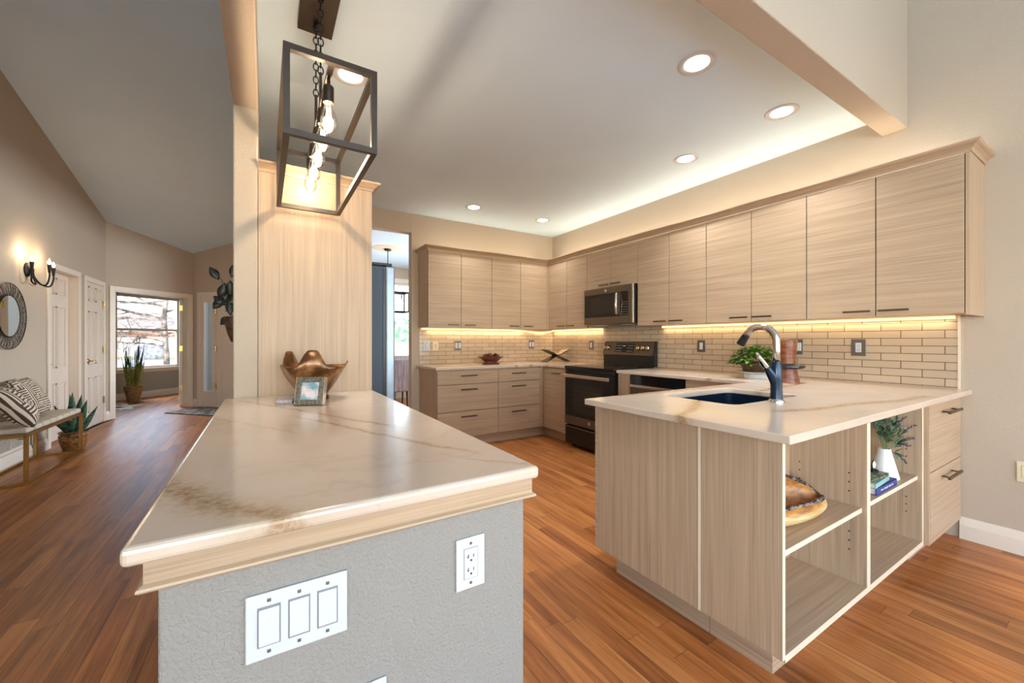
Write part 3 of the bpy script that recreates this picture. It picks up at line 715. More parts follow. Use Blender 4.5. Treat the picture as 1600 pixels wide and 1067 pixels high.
# faucet
fc = thing('kitchen_faucet', 'gooseneck faucet with brushed spout and blue black body behind the sink', 'faucet', (2.10, .978, CT))
MB(True).lathe((0, 0, 0), [(.034, 0), (.034, .006), (.031, .012), (.028, .016)], 24).build('collar', M['chrome'], fc, auto=True)
MB(True).tube([(0, 0, .014), (0, 0, .06), (-.002, 0, .11), (-.003, 0, .15), (0, 0, .196)], [.027, .025, .0255, .026, .0195], 20).tube([(-.006, .004, .10), (-.022, .012, .135), (-.040, .022, .165)], [.022, .0215, .016], 16).build('body', M['faucetblack'], fc, auto=True)
R_ = .075
pts = [(0, 0, .19), (0, 0, .25), (0, 0, .29)] + [(0, R_ - R_ * math.cos(a), .29 + R_ * math.sin(a)) for a in [PI * i / 14 for i in range(1, 13)]]
MB(True).tube(pts, [.0165] * 3 + [.0165] * 12, 18).build('spout', M['steel'], fc, smooth=True)
e0 = Vector(pts[-1]); e1 = e0 + (Vector(pts[-1]) - Vector(pts[-2])).normalized() * .055
sp = MB(True).cyl(tuple(e0), tuple(e1), .0175, .021, 18).build('spray_head', M['blackmet'], fc, auto=True)
MB(True).box(-.006, .006, .156, .166, .225, .25, .003).build('spray_button', M['blackmet'], sp)
MB(True).tube([(-.036, .020, .160), (-.050, .028, .176), (-.075, .042, .215), (-.086, .048, .240)], [.014, .020, .015, .006], 14, flat=.7).build('lever', M['chrome'], fc, smooth=True)

# ------------------------------------------------------------------ cabinets
def pull(d, c, axis, L, nrm, proud=.03):
    """slim bar pull: centre c on the face, bar along axis, posts along nrm"""
    c = Vector(c); a = Vector(axis); n = Vector(nrm); m = MB()
    m.tube([c - a * L / 2 + n * proud, c + a * L / 2 + n * proud], .006, square=True)
    for s in (-1, 1): m.cyl(tuple(c + a * (s * L * .36)), tuple(c + a * (s * L * .36) + n * proud), .0042, seg=8)
    return m.build('handle', M['pull'], d, auto=True)
FX = 3.30; UZ0, UZ1 = 1.365, 2.252
def upper_right(label, ya, yb, z0=UZ0, end=False, lowz=None):
    t = thing('wall_cabinet', label, 'cabinet', (3.48, (ya + yb) / 2, z0), group='wall cabinets along the range wall')
    MB().box(FX + .02, RW - .001, ya + .001, yb - .001, z0, UZ1).build('carcass', M['lam_v'], t)
    ym = (ya + yb) / 2
    for a, b in ((ym - .004, ym + .004), (ya, ya + .004), (yb - .004, yb)): MB().box(FX + .008, FX + .0202, a, b, z0, UZ1 - .004).build('door_gasket', M['gap'], t)  # dark strips added as the shade in the door seams
    for k, (a, b) in enumerate(((ya, ym), (ym, yb))):
        d = MB().box(FX, FX + .0185, a + .0026, b - .0026, z0 - .002, UZ1 - .003, .0015).build('door', M['lam_h'], t)
        L = .14
        c = (b - .09) if k == 0 else (a + .09)
        pull(d, (FX, c, z0 + .032), (0, 1, 0), L, (-1, 0, 0), .028)
    return t
ur = [.575, 1.339, 2.104, 2.868, 3.632]
upper_right('two door pale wood wall cabinet at the open end, nearest the bare wall', ur[0], ur[1])
upper_right('two door pale wood wall cabinet above the faucet, second from the open end', ur[1], ur[2])
upper_right('two door pale wood wall cabinet just right of the microwave', ur[2], ur[3])
upper_right('short two door pale wood cabinet directly above the microwave', ur[3], ur[4], 1.81)
t = upper_right('two door pale wood wall cabinet between microwave and corner', ur[4], 4.402)
MB().box(FX - .002, FX + .02, 4.385, 4.404, UZ0, UZ1).build('filler', M['lam_v'], t)
e_ = MB().box(FX, RW - .001, .556, .574, UZ0 - .012, UZ1, .001).build('end_panel', M['lam_v'], origin=(3.47, .565, UZ0 - .012))
tag(e_, 'pale end panel closing the wall cabinets beside the bare wall', 'panel')
FY = 4.404
def upper_back(label, xa, xb):
    t = thing('wall_cabinet', label, 'cabinet', ((xa + xb) / 2, 4.58, UZ0), group='wall cabinets over the drawer bank')
    MB().box(xa + .001, xb - .001, FY + .02, BW - .001, UZ0, UZ1).build('carcass', M['lam_v'], t)
    xm = (xa + xb) / 2
    for a, b in ((xm - .004, xm + .004), (xa + .002, xa + .005), (xb - .004, xb)): MB().box(a, b, FY + .008, FY + .0202, UZ0, UZ1 - .004).build('door_gasket', M['gap'], t)  # dark strips drawing the shade between the far doors
    for k, (a, b) in enumerate(((xa, xm), (xm, xb))):
        d = MB().box(a + .0026, b - .0026, FY, FY + .0185, UZ0 - .002, UZ1 - .003, .0015).build('door', M['lam_h'], t)
        pull(d, (b - .11 if k == 0 else a + .11, FY, UZ0 + .032), (1, 0, 0), .14, (0, -1, 0), .028)
    return t
upper_back('two door pale wood wall cabinet above the white switch, beside the dining opening', 1.588, 2.418)
t = upper_back('two door pale wood wall cabinet above the pine cone bowl, next to the corner', 2.418, 3.275)
MB().box(3.275, FX + .018, FY - .001, FY + .3, UZ0, UZ1).build('filler', M['lam_v'], t)
CR = [(0, UZ1), (.004, UZ1), (.008, UZ1 + .014), (.022, UZ1 + .03), (.036, UZ1 + .038), (.042, UZ1 + .044), (.042, UZ1 + .052), (0, UZ1 + .052)]
struct(MB().sweep([(1.587, BW - .001), (1.587, FY - .001), (FX - .001, FY - .001), (FX - .001, .555), (RW - .001, .555)], CR).build('trim_4', M['lam_h'], origin=None), 'pale wood crown moulding along the wall cabinets')

# tall pantry beside the pier, with over-fridge box
pn = thing('pantry_cabinet', 'tall pale wood cabinet side panel rising behind the island worktop', 'cabinet', (.26, 2.83, 0))
MB().box(-.029, .55, 2.50, 2.519, 0, 2.105, .001).build('side_panel', M['lam_v'], pn)
MB().box(-.029, .53, 2.519, 3.15, 0, 2.105).build('carcass', M['lam_v'], pn)
MB().box(.531, .55, 2.522, 3.148, .1, 2.10, .0015).build('door', M['lam_v'], pn)
CP = [(0, 2.105), (.005, 2.105), (.01, 2.118), (.03, 2.136), (.042, 2.142), (.042, 2.152), (0, 2.152)]
MB().sweep([(-.029, 2.50), (.55, 2.50), (.55, 3.95)], CP).build('crown', M['lam_h'], pn)
of = thing('fridge_cabinet', 'pale wood cabinet bridging above the refrigerator', 'cabinet', (.26, 3.55, 1.83))
MB().box(-.029, .53, 3.151, 3.953, 1.83, 2.105).build('carcass', M['lam_v'], of)
for a, b in ((3.153, 3.551), (3.553, 3.951)): MB().box(.531, .55, a, b, 1.832, 2.10, .0015).build('door', M['lam_h'], of)
# refrigerator
fr = thing('refrigerator', 'dark blue grey refrigerator standing past the tall wood panel', 'refrigerator', (.4, 3.55, 0))
MB().box(.0, .782, 3.165, 3.94, .03, 1.785, .006).build('case', M['fridge'], fr)
MB().box(.10, .78, 3.19, 3.92, 0, .03).build('plinth', M['blackmet'], fr)
MB().box(.782, .80, 3.172, 3.935, .06, 1.775).build('gasket', M['blackmet'], fr)
for a, b, z0, z1 in ((3.165, 3.55, .72, 1.79), (3.555, 3.94, .72, 1.79), (3.165, 3.94, .06, .71)):
    d = MB().box(.80, .872, a, b, z0, z1, .012).build('door', M['fridge_door'], fr)
    if z1 > 1: MB().tube([(.872, 3.505 if a < 3.3 else 3.60, .86), (.915, 3.505 if a < 3.3 else 3.60, .88), (.915, 3.505 if a < 3.3 else 3.60, 1.58), (.872, 3.505 if a < 3.3 else 3.60, 1.6)], .009, 10).build('handle', M['steel'], d, smooth=True)
    else: MB().tube([(.872, 3.25, .64), (.915, 3.27, .64), (.915, 3.83, .64), (.872, 3.85, .64)], .009, 10).build('handle', M['steel'], d, smooth=True)
for y in (3.2, 3.9): MB().box(.70, .85, y - .03, y + .03, 1.79, 1.812, .004).build('hinge_cover', M['blackmet'], fr)

# drawer bank on the back wall
BY = 4.14
def drawer_unit(label, xa, xb, hx, end=None):
    t = thing('drawer_cabinet', label, 'cabinet', ((xa + xb) / 2, 4.4, 0), group='drawer cabinets under the far worktop')
    MB().box(xa + .001, xb - .001, BY + .02, BW - .002, .115, .884).build('carcass', M['lam_v'], t)
    MB().box(xa + .001, 3.066 if end is None else xb - .001, BY + .06, BY + .08, 0, .115).build('toe_kick', M['lam_h'], t)
    if end is not None: MB().box(xa, xa + .018, BY + .019, BW - .003, .0, .8845, .001).build('end_panel', M['lam_v'], t)
    for a, b, z0, z1 in ((xa + .003, xb - .006, .406, .418), (xa + .003, xb - .006, .711, .721), (xb - .005, xb, .12, .866)): MB().box(a, b, BY + .010, BY + .0202, z0, z1).build('drawer_gasket', M['gap'], t)  # dark strips painted as the shade between drawers
    for z0, z1, hz in ((.7185, .866, .815), (.4145, .7135, .66), (.118, .4095, .355)):
        d = MB().box(xa + .002, xb - .002, BY, BY + .019, z0, z1, .0015).build('drawer', M['lam_h'], t)
        pull(d, (hx, BY, hz), (1, 0, 0), .2, (0, -1, 0))
    return t
drawer_unit('three drawer pale wood base cabinet beside the dining opening', 1.60, 2.362, 1.97, end=1)
t = drawer_unit('three drawer pale wood base cabinet nearer the corner', 2.362, 2.972, 2.64)
MB().box(2.973, 3.0085, BY - .0005, BY + .022, .118, .884).build('filler', M['lam_v'], t)
BX = 3.008
cb = thing('base_cabinet', 'single door pale wood base cabinet left of the range', 'cabinet', (3.3, 3.9, 0))
MB().box(BX + .02, RW - .002, 3.645, 4.138, .115, .884).build('carcass', M['lam_v'], cb)
MB().box(BX + .06, BX + .08, 3.645, 4.215, 0, .115).build('toe_kick', M['lam_h'], cb)
d = MB().box(BX, BX + .019, 3.648, 4.112, .118, .866, .0015).build('door', M['lam_h'], cb); pull(d, (BX, 3.84, .815), (0, 1, 0), .15, (-1, 0, 0))
MB().box(BX + .001, BX + .02, 4.1135, 4.1395, .118, .884).build('filler', M['lam_v'], cb)
# right of range: filler cabinet, dishwasher, blind corner
fl = thing('filler_cabinet', 'narrow pale wood filler panel between range and dishwasher', 'cabinet', (3.3, 2.78, 0))
MB().box(BX, RW - .002, 2.708, 2.858, .115, .8845, .001).build('panel', M['lam_v'], fl); MB().box(BX + .06, RW - .002, 2.708, 2.858, 0, .115).build('toe_kick', M['lam_h'], fl)
for z in (.84, .80): MB().cyl((BX - .001, 2.83, z), (BX + .003, 2.83, z), .005, seg=10).build('screw_cap', M['bronze'], fl)
dw = thing('dishwasher', 'dark dishwasher with a steel bar handle under the worktop right of the range', 'dishwasher', (3.3, 2.4, 0))
MB().box(BX + .02, RW - .01, 2.105, 2.70, .03, .880).build('tub', M['blackmet'], dw)
MB().box(BX - .006, BX + .02, 2.107, 2.70, .12, .78, .003).build('door', M['slate'], dw)
MB().box(BX - .004, BX + .02, 2.107, 2.70, .785, .878, .003).build('control_strip', M['blackglass'], dw)
MB().box(BX - .03, BX - .004, 2.12, 2.69, .765, .792, .006).build('handle', M['steel'], dw)
MB().box(BX + .05, BX + .07, 2.107, 2.70, .0, .11).build('toe_kick', M['blackmet'], dw)
bc = thing('blind_corner_cabinet', 'pale wood base cabinet filling the inner corner beside the dishwasher', 'cabinet', (3.3, 1.85, 0))
MB().box(BX, RW - .002, 1.565, 2.103, .115, .8845, .001).build('carcass', M['lam_h'], bc); MB().box(BX + .06, RW - .002, 1.565, 2.103, 0, .115).build('toe_kick', M['lam_h'], bc)

# ------------------------------------------------------------------ peninsula
PX, PY0, PYS, PY1 = 1.485, .672, .983, 1.553
sk = thing('sink_cabinet', 'sink base cabinet with a wide vertical grain side panel facing the island', 'cabinet', (2.2, 1.28, 0))
MB().box(PX, PX + .018, PYS + .003, PY1, .128, .8845, .001).build('side_panel', M['lam_v'], sk)
m = MB(); m.box(PX + .018, 3.0, PYS + .003, 1.02, .128, .8845); m.box(PX + .018, 1.80, 1.02, PY1, .128, .8845); m.box(2.53, 3.0, 1.02, PY1, .128, .8845); m.box(1.80, 2.53, 1.02, PY1, .128, .66); m.box(1.80, 2.53, 1.46, PY1, .66, .8845)
m.build('carcass', M['lam_v'], sk)
MB().box(1.567, 3.0, PYS + .003, 1.50, 0, .128).build('toe_kick', M['lam_h'], sk)
for a, b in ((PX, 2.0), (2.003, 2.5), (2.503, 2.98)):
    for z0, z1 in ((.722, .868), (.572, .718), (.42, .568), (.13, .416)): MB().box(a, b, PY1 + .001, PY1 + .02, z0, z1, .001).build('drawer', M['lam_h'], sk)
bk = thing('open_bookcase', 'open two bay pale wood shelf unit at the end of the peninsula', 'bookcase', (2.24, .83, 0))
def panel(name, x0, x1, y0, y1, z0, z1, mat, band=None):
    p = MB().box(x0, x1, y0, y1, z0, z1).build(name, M[mat], bk)
    if band:
        MB().box(*band).build('edge_band', M['band'], p)
    return p
panel('side_panel', PX, PX + .018, PY0 + .001, PYS, .128, .8845, 'lam_v', (PX, PX + .018, PY0, PY0 + .001, .128, .8845))
MB().box(PX - .0012, PX, .9715, .9825, .128, .8845).build('seam_band', M['band'], bk)
panel('divider', 2.221, 2.257, PY0 + .001, PYS - .01, .14, .8845, 'lam_v', (2.221, 2.257, PY0, PY0 + .001, .14, .8845))
panel('side_panel', 2.978, 3.0, PY0 + .001, PYS, .115, .8845, 'lam_v', (2.978, 3.0, PY0, PY0 + .001, .115, .8845))
panel('bottom_panel', PX + .018, 2.978, PY0 + .001, PYS, .115, .14, 'lam_x', (PX + .018, 2.978, PY0, PY0 + .001, .115, .14))
panel('back_panel', PX + .018, 2.978, PYS - .01, PYS, .14, .8845, 'lam_v')
panel('shelf', PX + .019, 2.220, .691, PYS - .011, .459, .479, 'lam_x', (PX + .019, 2.220, .69, .691, .459, .479))
panel('shelf', 2.258, 2.977, .691, PYS - .011, .466, .486, 'lam_x', (2.258, 2.977, .69, .691, .466, .486))
MB().box(1.567, 3.0, .743, PYS, 0, .115).build('toe_kick', M['lam_h'], bk)
m = MB()
for xx in (2.2205, 2.9775):
    for yy in (.735, .93):
        for z in (.28, .32, .36, .54, .58, .62): m.cyl((xx - .0006, yy, z), (xx + .001, yy, z), .0035, seg=8)
m.build('shelf_pin_holes', M['blackmet'], bk)
fd = thing('file_drawer_cabinet', 'two deep drawer pale wood cabinet against the bare wall', 'cabinet', (3.3, .9, 0))
MB().box(3.005, RW - .004, .6705, .984, .118, .8845).build('carcass', M['lam_v'], fd); MB().box(3.02, RW - .004, .735, .984, 0, .118).build('toe_kick', M['lam_h'], fd)
MB().box(3.005, 3.02, .652, .6705, .118, .8845).build('stile', M['lam_v'], fd)
for z0, z1, hz in ((.504, .868, .812), (.12, .500, .45)):
    d = MB().box(3.021, RW - .006, .650, .670, z0, z1, .0015).build('drawer', M['lam_h'], fd); pull(d, (3.33, .650, hz), (1, 0, 0), .26, (0, -1, 0), .035)

# ------------------------------------------------------------------ backsplash
b_ = MB().box(RW - .009, RW - .0005, .663, 4.744, CT + .0005, UZ0 - .001).build('backsplash', M['tile_r'], origin=(RW, 2.7, CT)); tag(b_, 'cream subway tile backsplash behind the range and sink run', 'backsplash')
m = MB().box(1.603, RW - .0095, BW - .009, BW - .0005, CT + .0005, UZ0 - .001)
b_ = m.build('backsplash', M['tile_b'], origin=(2.6, BW, CT)); tag(b_, 'cream subway tile backsplash on the far wall behind the pine cone bowl', 'backsplash')
struct(MB().box(RW - .011, RW - .0004, .652, .663, CT + .0005, UZ0 - .001).build('trim_5', M['band']), 'pale edge strip ending the tile')

# ------------------------------------------------------------------ LED strips
def led(label, x0, x1, y0, y1, z0, z1, lights):
    t = thing('led_strip_light', label, 'light strip', ((x0 + x1) / 2, (y0 + y1) / 2, z0), group='warm light strips under the wall cabinets')
    MB().box(x0, x1, y0, y1, z0 + .004, z1).build('strip', M['led'], t)
    for lx, ly, sx, sy, pw in lights:
        area('strip_glow', (lx - t.location.x, ly - t.location.y, -.004), (0, 0, 0), sx, sy, pw, (1, .74, .40), t)
led('glowing light strip under the cabinets above the sink side', 3.600, 3.628, .672, 2.80, 1.340, 1.362, [(3.61, 1.74, .03, 2.1, 1.0)])
led('glowing light strip under the cabinet left of the microwave', 3.600, 3.628, 3.70, 4.72, 1.340, 1.362, [(3.61, 4.2, .03, 1.0, .8)])
t = thing('led_strip_light', 'glowing light strip under the far wall cabinets, drooping at the corner', 'light strip', (2.6, 4.72, 1.34), group='warm light strips under the wall cabinets')
MB().tube([(1.625, 4.725, 1.352), (2.0, 4.725, 1.352), (2.9, 4.725, 1.351), (3.08, 4.724, 1.345), (3.3, 4.72, 1.325), (3.42, 4.715, 1.322), (3.54, 4.705, 1.335), (3.60, 4.70, 1.345)], .010, 8).build('strip', M['led'], t, smooth=True)
area('strip_glow', (0, .0, -.004), (0, 0, 0), 1.8, .03, 1.6, (1, .74, .40), t)

# uplight strips lying on top of the wall cabinets, behind the crown
def uplight(label, c, sx, sy, pw):
    t = thing('cabinet_top_light', label, 'light strip', c, group='uplights on the wall cabinets')
    MB(True).box(-sx / 2, sx / 2, -sy / 2, sy / 2, 0, .012).build('strip', M['led'], t)
    area('uplight_glow', (0, 0, .016), (PI, 0, 0), sx, sy, pw, (1, .88, .68), t)
uplight('warm uplight strip lying on the wall cabinets above the range wall', (3.50, 2.6, UZ1 + .001), .03, 3.9, 4.6)
uplight('warm uplight strip lying on the far wall cabinets', (2.45, 4.61, UZ1 + .001), 1.6, .03, 1.0)
# ------------------------------------------------------------------ recessed downlights
for i, (x, y, lab) in enumerate(((2.03, 1.35, 'large looking recessed ceiling light nearest the header beam'), (2.946, 1.34, 'recessed ceiling light close to the header beam and cabinet wall'), (3.02, 2.107, 'recessed ceiling light above the middle wall cabinets'), (2.044, 4.15, 'small recessed ceiling light far off above the drawer bank'), (3.01, 4.139, 'recessed ceiling light in the far corner above the microwave'), (.423, 2.461, 'recessed ceiling light seen through the black pendant frame'))):
    t = thing('recessed_ceiling_light', lab, 'ceiling light', (x, y, KC), group='recessed kitchen ceiling lights')
    MB(True).lathe((0, 0, 0), [(.062, .0), (.068, -.004), (.092, -.007), (.098, -.004), (.1, 0)], 40, False).build('trim_ring', M['plastic'], t, smooth=True)
    MB(True).lathe((0, 0, 0), [(0, -.003), (.064, -.003)], 32, False).build('lens', M['lampdisc'], t)
    area('downlight_glow', (0, 0, -.012), (0, 0, 0), .12, .12, 1.7 if y > 4 else 2.7, (.90, .95, 1.0), t, 'DISK', math.radians(100))

# ------------------------------------------------------------------ range
rg = thing('electric_range', 'black glass electric range with slate trim between base cabinets', 'range', (3.3, 3.25, 0))
RX, RA, RB = 2.955, 2.874, 3.628
MB().box(RX + .035, RW - .012, RA, RB, .04, .893).build('body', M['blackmet'], rg)
for yy in (RA + .05, RB - .05):
    for xx in (3.05, 3.55): MB().cyl((xx, yy, 0), (xx, yy, .04), .018, seg=12).build('foot', M['blackmet'], rg)
MB().box(RX - .004, RW - .07, RA - .002, RB + .002, .893, .922, .004).build('cooktop', M['blackglass'], rg)
m = MB()
for x, y, r in ((3.12, 3.06, .095), (3.12, 3.44, .075), (3.38, 3.06, .075), (3.38, 3.44, .1)): m.lathe((x, y, .9222), [(r, 0), (r + .003, .0003), (r + .004, 0)], 40, False)
m.build('burner_ring', M['greyplate'], rg)
MB().box(RX + .004, RX + .035, RA + .002, RB - .002, .862, .892, .002).build('vent_strip', M['blackmet'], rg)
od = MB().box(RX, RX + .034, RA + .002, RB - .002, .262, .858, .005).build('oven_door', M['blackglass'], rg)
MB().box(RX - .0015, RX + .002, RA + .002, RB - .002, .264, .36, .001).build('slate_band', M['slate'], od)
MB().box(RX - .001, RX + .002, RA + .16, RB - .14, .40, .72).build('window', M['ovenwin'], od)
m = MB()
for z in (.45, .5, .55, .6, .65): m.box(RX - .0012, RX + .001, RA + .18, RB - .16, z, z + .002)
m.build('rack_lines', M['slate'], od)
MB().box(RX - .05, RX - .028, RA + .02, RB - .02, .795, .835, .008).box(RX - .03, RX + .002, RA + .03, RA + .055, .80, .83, .004).box(RX - .03, RX + .002, RB - .055, RB - .03, .80, .83, .004).build('handle', M['steel'], od)
def emblem(par, c, n, r):
    """round script emblem: disc, ring and curled strokes"""
    c = Vector(c); n = Vector(n); u = Vector((0, 1, 0)); w = Vector((0, 0, 1))
    MB().cyl(tuple(c), tuple(c + n * .002), r, seg=24).build('emblem', M['silver'], par)
    q = MB(); o_ = c + n * .0024
    q.tube([o_ + u * (r * .8 * math.cos(2 * PI * i / 24)) + w * (r * .8 * math.sin(2 * PI * i / 24)) for i in range(24)], r * .05, 6, True)
    q.tube([o_ + u * (r * (.1 + .38 * math.cos(a))) + w * (r * .42 * math.sin(a)) for a in [.6 + .45 * i for i in range(11)]], r * .06, 6)
    q.tube([o_ + u * (-r * .28 + r * .24 * math.cos(a)) + w * (r * .3 * math.sin(a)) for a in [.6 + .5 * i for i in range(10)]], r * .06, 6)
    q.build('emblem_lines', M['slate'], par)
emblem(od, (RX - .0015, 3.22, .315), (-1, 0, 0), .022)
dr = MB().box(RX + .002, RX + .034, RA + .002, RB - .002, .045, .245, .006).build('storage_drawer', M['blackmet'], rg)
MB().box(RX - .004, RX + .01, RA + .01, RB - .01, .228, .240, .003).build('drawer_lip', M['slate'], dr)
bgd = MB().poly([(3.57, RA, .922), (3.625, RA, .922), (3.625, RA, 1.20), (3.60, RA, 1.20), (3.555, RA, 1.045), (3.57, RA, 1.035)], (0, RB - RA, 0)).build('backguard', M['blackmet'], rg)
cpv = MB().poly([(3.553, RA + .012, 1.042), (3.597, RA + .012, 1.198), (3.601, RA + .012, 1.197), (3.558, RA + .012, 1.041)], (0, RB - RA - .024, 0)).build('control_panel', M['slate'], rg)
def cp(y, f, off): # point on slanted face
    return Vector((3.553 + .044 * f - off * .963, y, 1.042 + .156 * f + off * .271))
m = MB()
q = [cp(3.155, .2, .001), cp(3.155, .85, .001), cp(3.435, .85, .001), cp(3.435, .2, .001)]
m.poly([tuple(x) for x in q], (-.0015, 0, .0004)); ds = m.build('display', M['blackglass'], cpv)
m = MB()
for i in range(5):
    for j in range(3):
        for b0 in (3.18, 3.345):
            p = cp(b0 + .018 * i, .3 + .2 * j, .003); m.box(p.x - .0005, p.x + .0005, p.y - .004, p.y + .004, p.z - .0025, p.z + .0025)
p = cp(3.305, .66, .003); m.box(p.x - .0005, p.x + .0005, p.y - .02, p.y + .02, p.z - .008, p.z + .008)
m.build('button_marks', M['plastic'], ds)
for y in (3.595, 3.545, 3.085, 3.02, 2.955):
    a = cp(y, .5, 0); b = cp(y, .5, .022); c = cp(y, .5, .03)
    k_ = MB().cyl(tuple(a), tuple(b), .025, .023, 20).cyl(tuple(b), tuple(c), .023, .019, 20)
    k_.build('knob', M['steel'], cpv, auto=True)
# ------------------------------------------------------------------ microwave
mw = thing('microwave', 'over the range slate microwave hung beneath the short wall cabinet', 'microwave', (3.44, 3.25, 1.39))
MX, MA, MBB = 3.245, 2.878, 3.626
MB().box(MX + .02, RW - .012, MA, MBB, 1.40, 1.805).build('case', M['blackmet'], mw)
md = MB().box(MX, MX + .022, MA + .019, MBB, 1.395, 1.805, .005).build('door', M['slate'], mw)
MB().box(MX - .002, MX + .002, 3.10, MBB - .018, 1.475, 1.735, .001).build('window', M['blackglass'], md)
MB().box(MX - .003, MX + .001, 3.13, 3.53, 1.512, 1.695, .001).build('inner_window', M['ovenwin'], md)
MB().tube([(MX, 3.078, 1.73), (MX - .034, 3.078, 1.712), (MX - .044, 3.078, 1.60), (MX - .034, 3.078, 1.50), (MX, 3.078, 1.478)], [.011, .013, .014, .013, .011], 12).build('handle', M['steel'], md, smooth=True)
emblem(md, (MX, 3.27, 1.768), (-1, 0, 0), .017)
MB().box(MX + .001, MX + .022, MA, MA + .018, 1.395, 1.805, .003).build('side_strip', M['steel'], mw)
pn_ = MB().box(MX - .002, MX + .003, 2.942, 3.055, 1.475, 1.735, .001).build('control_panel', M['blackglass'], mw)
m = MB()
for i in range(3):
    for j in range(6): m.box(MX - .0035, MX - .001, 2.958 + .03 * i, 2.976 + .03 * i, 1.488 + .026 * j, 1.496 + .026 * j)
m.build('key_marks', M['greyplate'], pn_); MB().box(MX - .0035, MX - .001, 2.962, 3.03, 1.69, 1.718).build('clock_display', M['ovenwin'], pn_)
MB().box(MX + .03, RW - .05, MA + .02, MBB - .02, 1.385, 1.40).build('vent_base', M['slate'], mw)
for y in (3.05, 3.46): MB().box(3.34, 3.42, y - .06, y + .06, 1.382, 1.386).build('lamp_lens', M['plastic'], mw)

# ------------------------------------------------------------------ wall plates
def plate(name, label, c, ax, nrm, w, h, pm, kind='switch', dm='plastic', group=None):
    """cover plate centred at c on a wall; ax is its width direction, nrm points into the room"""
    c = Vector(c); a = Vector(ax); n = Vector(nrm)
    t = thing(name, label, 'outlet' if 'outlet' in name else 'switch', tuple(c), 0, group)
    def bx(m, u0, u1, z0, z1, d0, d1, bev=0):
        p0 = c + a * u0 + n * d0; p1 = c + a * u1 + n * d1
        m.box(min(p0.x, p1.x), max(p0.x, p1.x), min(p0.y, p1.y), max(p0.y, p1.y), c.z + z0, c.z + z1, bev)
    m = MB(); bx(m, -w / 2, w / 2, -h / 2, h / 2, .0005, .006, .0022); m.build('cover_plate', M[pm], t)
    n_g = max(1, round((w - .024) / .046)); st = .0465
    for i in range(n_g):
        u = (i - (n_g - 1) / 2) * st
        if kind == 'switch':
            m = MB(); bx(m, u - .0175, u + .0175, -.0345, .0345, .005, .0068); m.build('rocker_frame', M['plastic_frame'], t)  # frame darkened to stand for shade around the rocker
            m = MB(); tilt = .004 if i == 0 else .0025
            bx(m, u - .0155, u + .0155, -.0315, .0315, .0065, .0065 + tilt, .0015); m.build('rocker', M[dm], t)
        elif kind == 'outlet':
            m = MB(); bx(m, u - .0175, u + .0175, -.0343, .0343, .005, .0065); m.build('receptacle_recess', M['plastic_frame'], t); m = MB(); bx(m, u - .0165, u + .0165, -.0333, .0333, .006, .0078, .001); f = m.build('receptacle', M[dm], t)  # darker border added as the shade around the receptacle
            m = MB()
            for zz in (-.018, .012):
                bx(m, u - .0078, u - .0058, zz, zz + .009, .0076, .0081); bx(m, u + .005, u + .0068, zz + .001, zz + .008, .0076, .0081)
                bx(m, u - .0105, u - .0058, zz + .0035, zz + .005, .0076, .0081)
                bx(m, u - .0022, u + .0022, zz - .007, zz - .003, .0076, .0081)
            m.build('slots', M['blackmet'], f)
        else:
            m = MB()
            for zz in (-.012, .012): bx(m, u - .006, u + .006, zz - .006, zz + .006, .005, .0085, .002)
            m.build('jack', M['brass'], t)
        m = MB()
        for zz in (-h / 2 + .013, h / 2 - .013): bx(m, u - .003, u + .003, zz - .003, zz + .003, .0055, .0066, .001)
        m.build('screw', M['greyplate'], t)
    return t
plate('light_switch', 'white triple rocker switch plate on the island half wall', (.053, .82, .716), (1, 0, 0), (0, -1, 0), .162, .114, 'plastic')
plate('power_outlet', 'white outlet plate on the island half wall near its right corner', (.3935, .82, .712), (1, 0, 0), (0, -1, 0), .07, .114, 'plastic', 'outlet')
plate('power_outlet', 'white outlet plate low on the island half wall, cut by the picture edge', (.173, .82, .482), (1, 0, 0), (0, -1, 0), .07, .114, 'plastic', 'outlet')
TR = RW - .009; TBk = BW - .009
plate('light_switch', 'white rocker in a grey plate on the tile right of the range', (TR, 2.364, 1.156), (0, 1, 0), (-1, 0, 0), .085, .118, 'greyplate')
plate('light_switch', 'white rocker in a grey plate on the tile beside the wooden mill', (TR, 1.545, 1.16), (0, 1, 0), (-1, 0, 0), .10, .12, 'greyplate')
plate('power_outlet', 'outlet in a grey plate on the tile near the open end of the worktop', (TR, 1.146, 1.16), (0, 1, 0), (-1, 0, 0), .085, .12, 'greyplate', 'outlet')
plate('light_switch', 'white rocker in a grey plate on the tile left of the range', (TR, 3.914, 1.15), (0, 1, 0), (-1, 0, 0), .085, .118, 'greyplate')
plate('light_switch', 'white rocker plate on the tile nearest the dining opening', (1.695, TBk, 1.143), (1, 0, 0), (0, -1, 0), .082, .12, 'plastic')
plate('telephone_jack', 'ivory jack plate on the tile beside the white rocker', (1.807, TBk, 1.143), (1, 0, 0), (0, -1, 0), .075, .118, 'ivory', 'jack')
plate('power_outlet', 'outlet in a grey plate on the far tile left of the pine cone bowl', (2.11, TBk, 1.145), (1, 0, 0), (0, -1, 0), .095, .12, 'greyplate', 'outlet')
plate('light_switch', 'white rocker in a grey plate on the far tile near the corner', (3.25, TBk, 1.155), (1, 0, 0), (0, -1, 0), .095, .12, 'greyplate')
plate('power_outlet', 'ivory outlet plate low on the bare wall at the picture edge', (RW, .402, .47), (0, 1, 0), (-1, 0, 0), .07, .115, 'ivory', 'outlet', 'ivory')

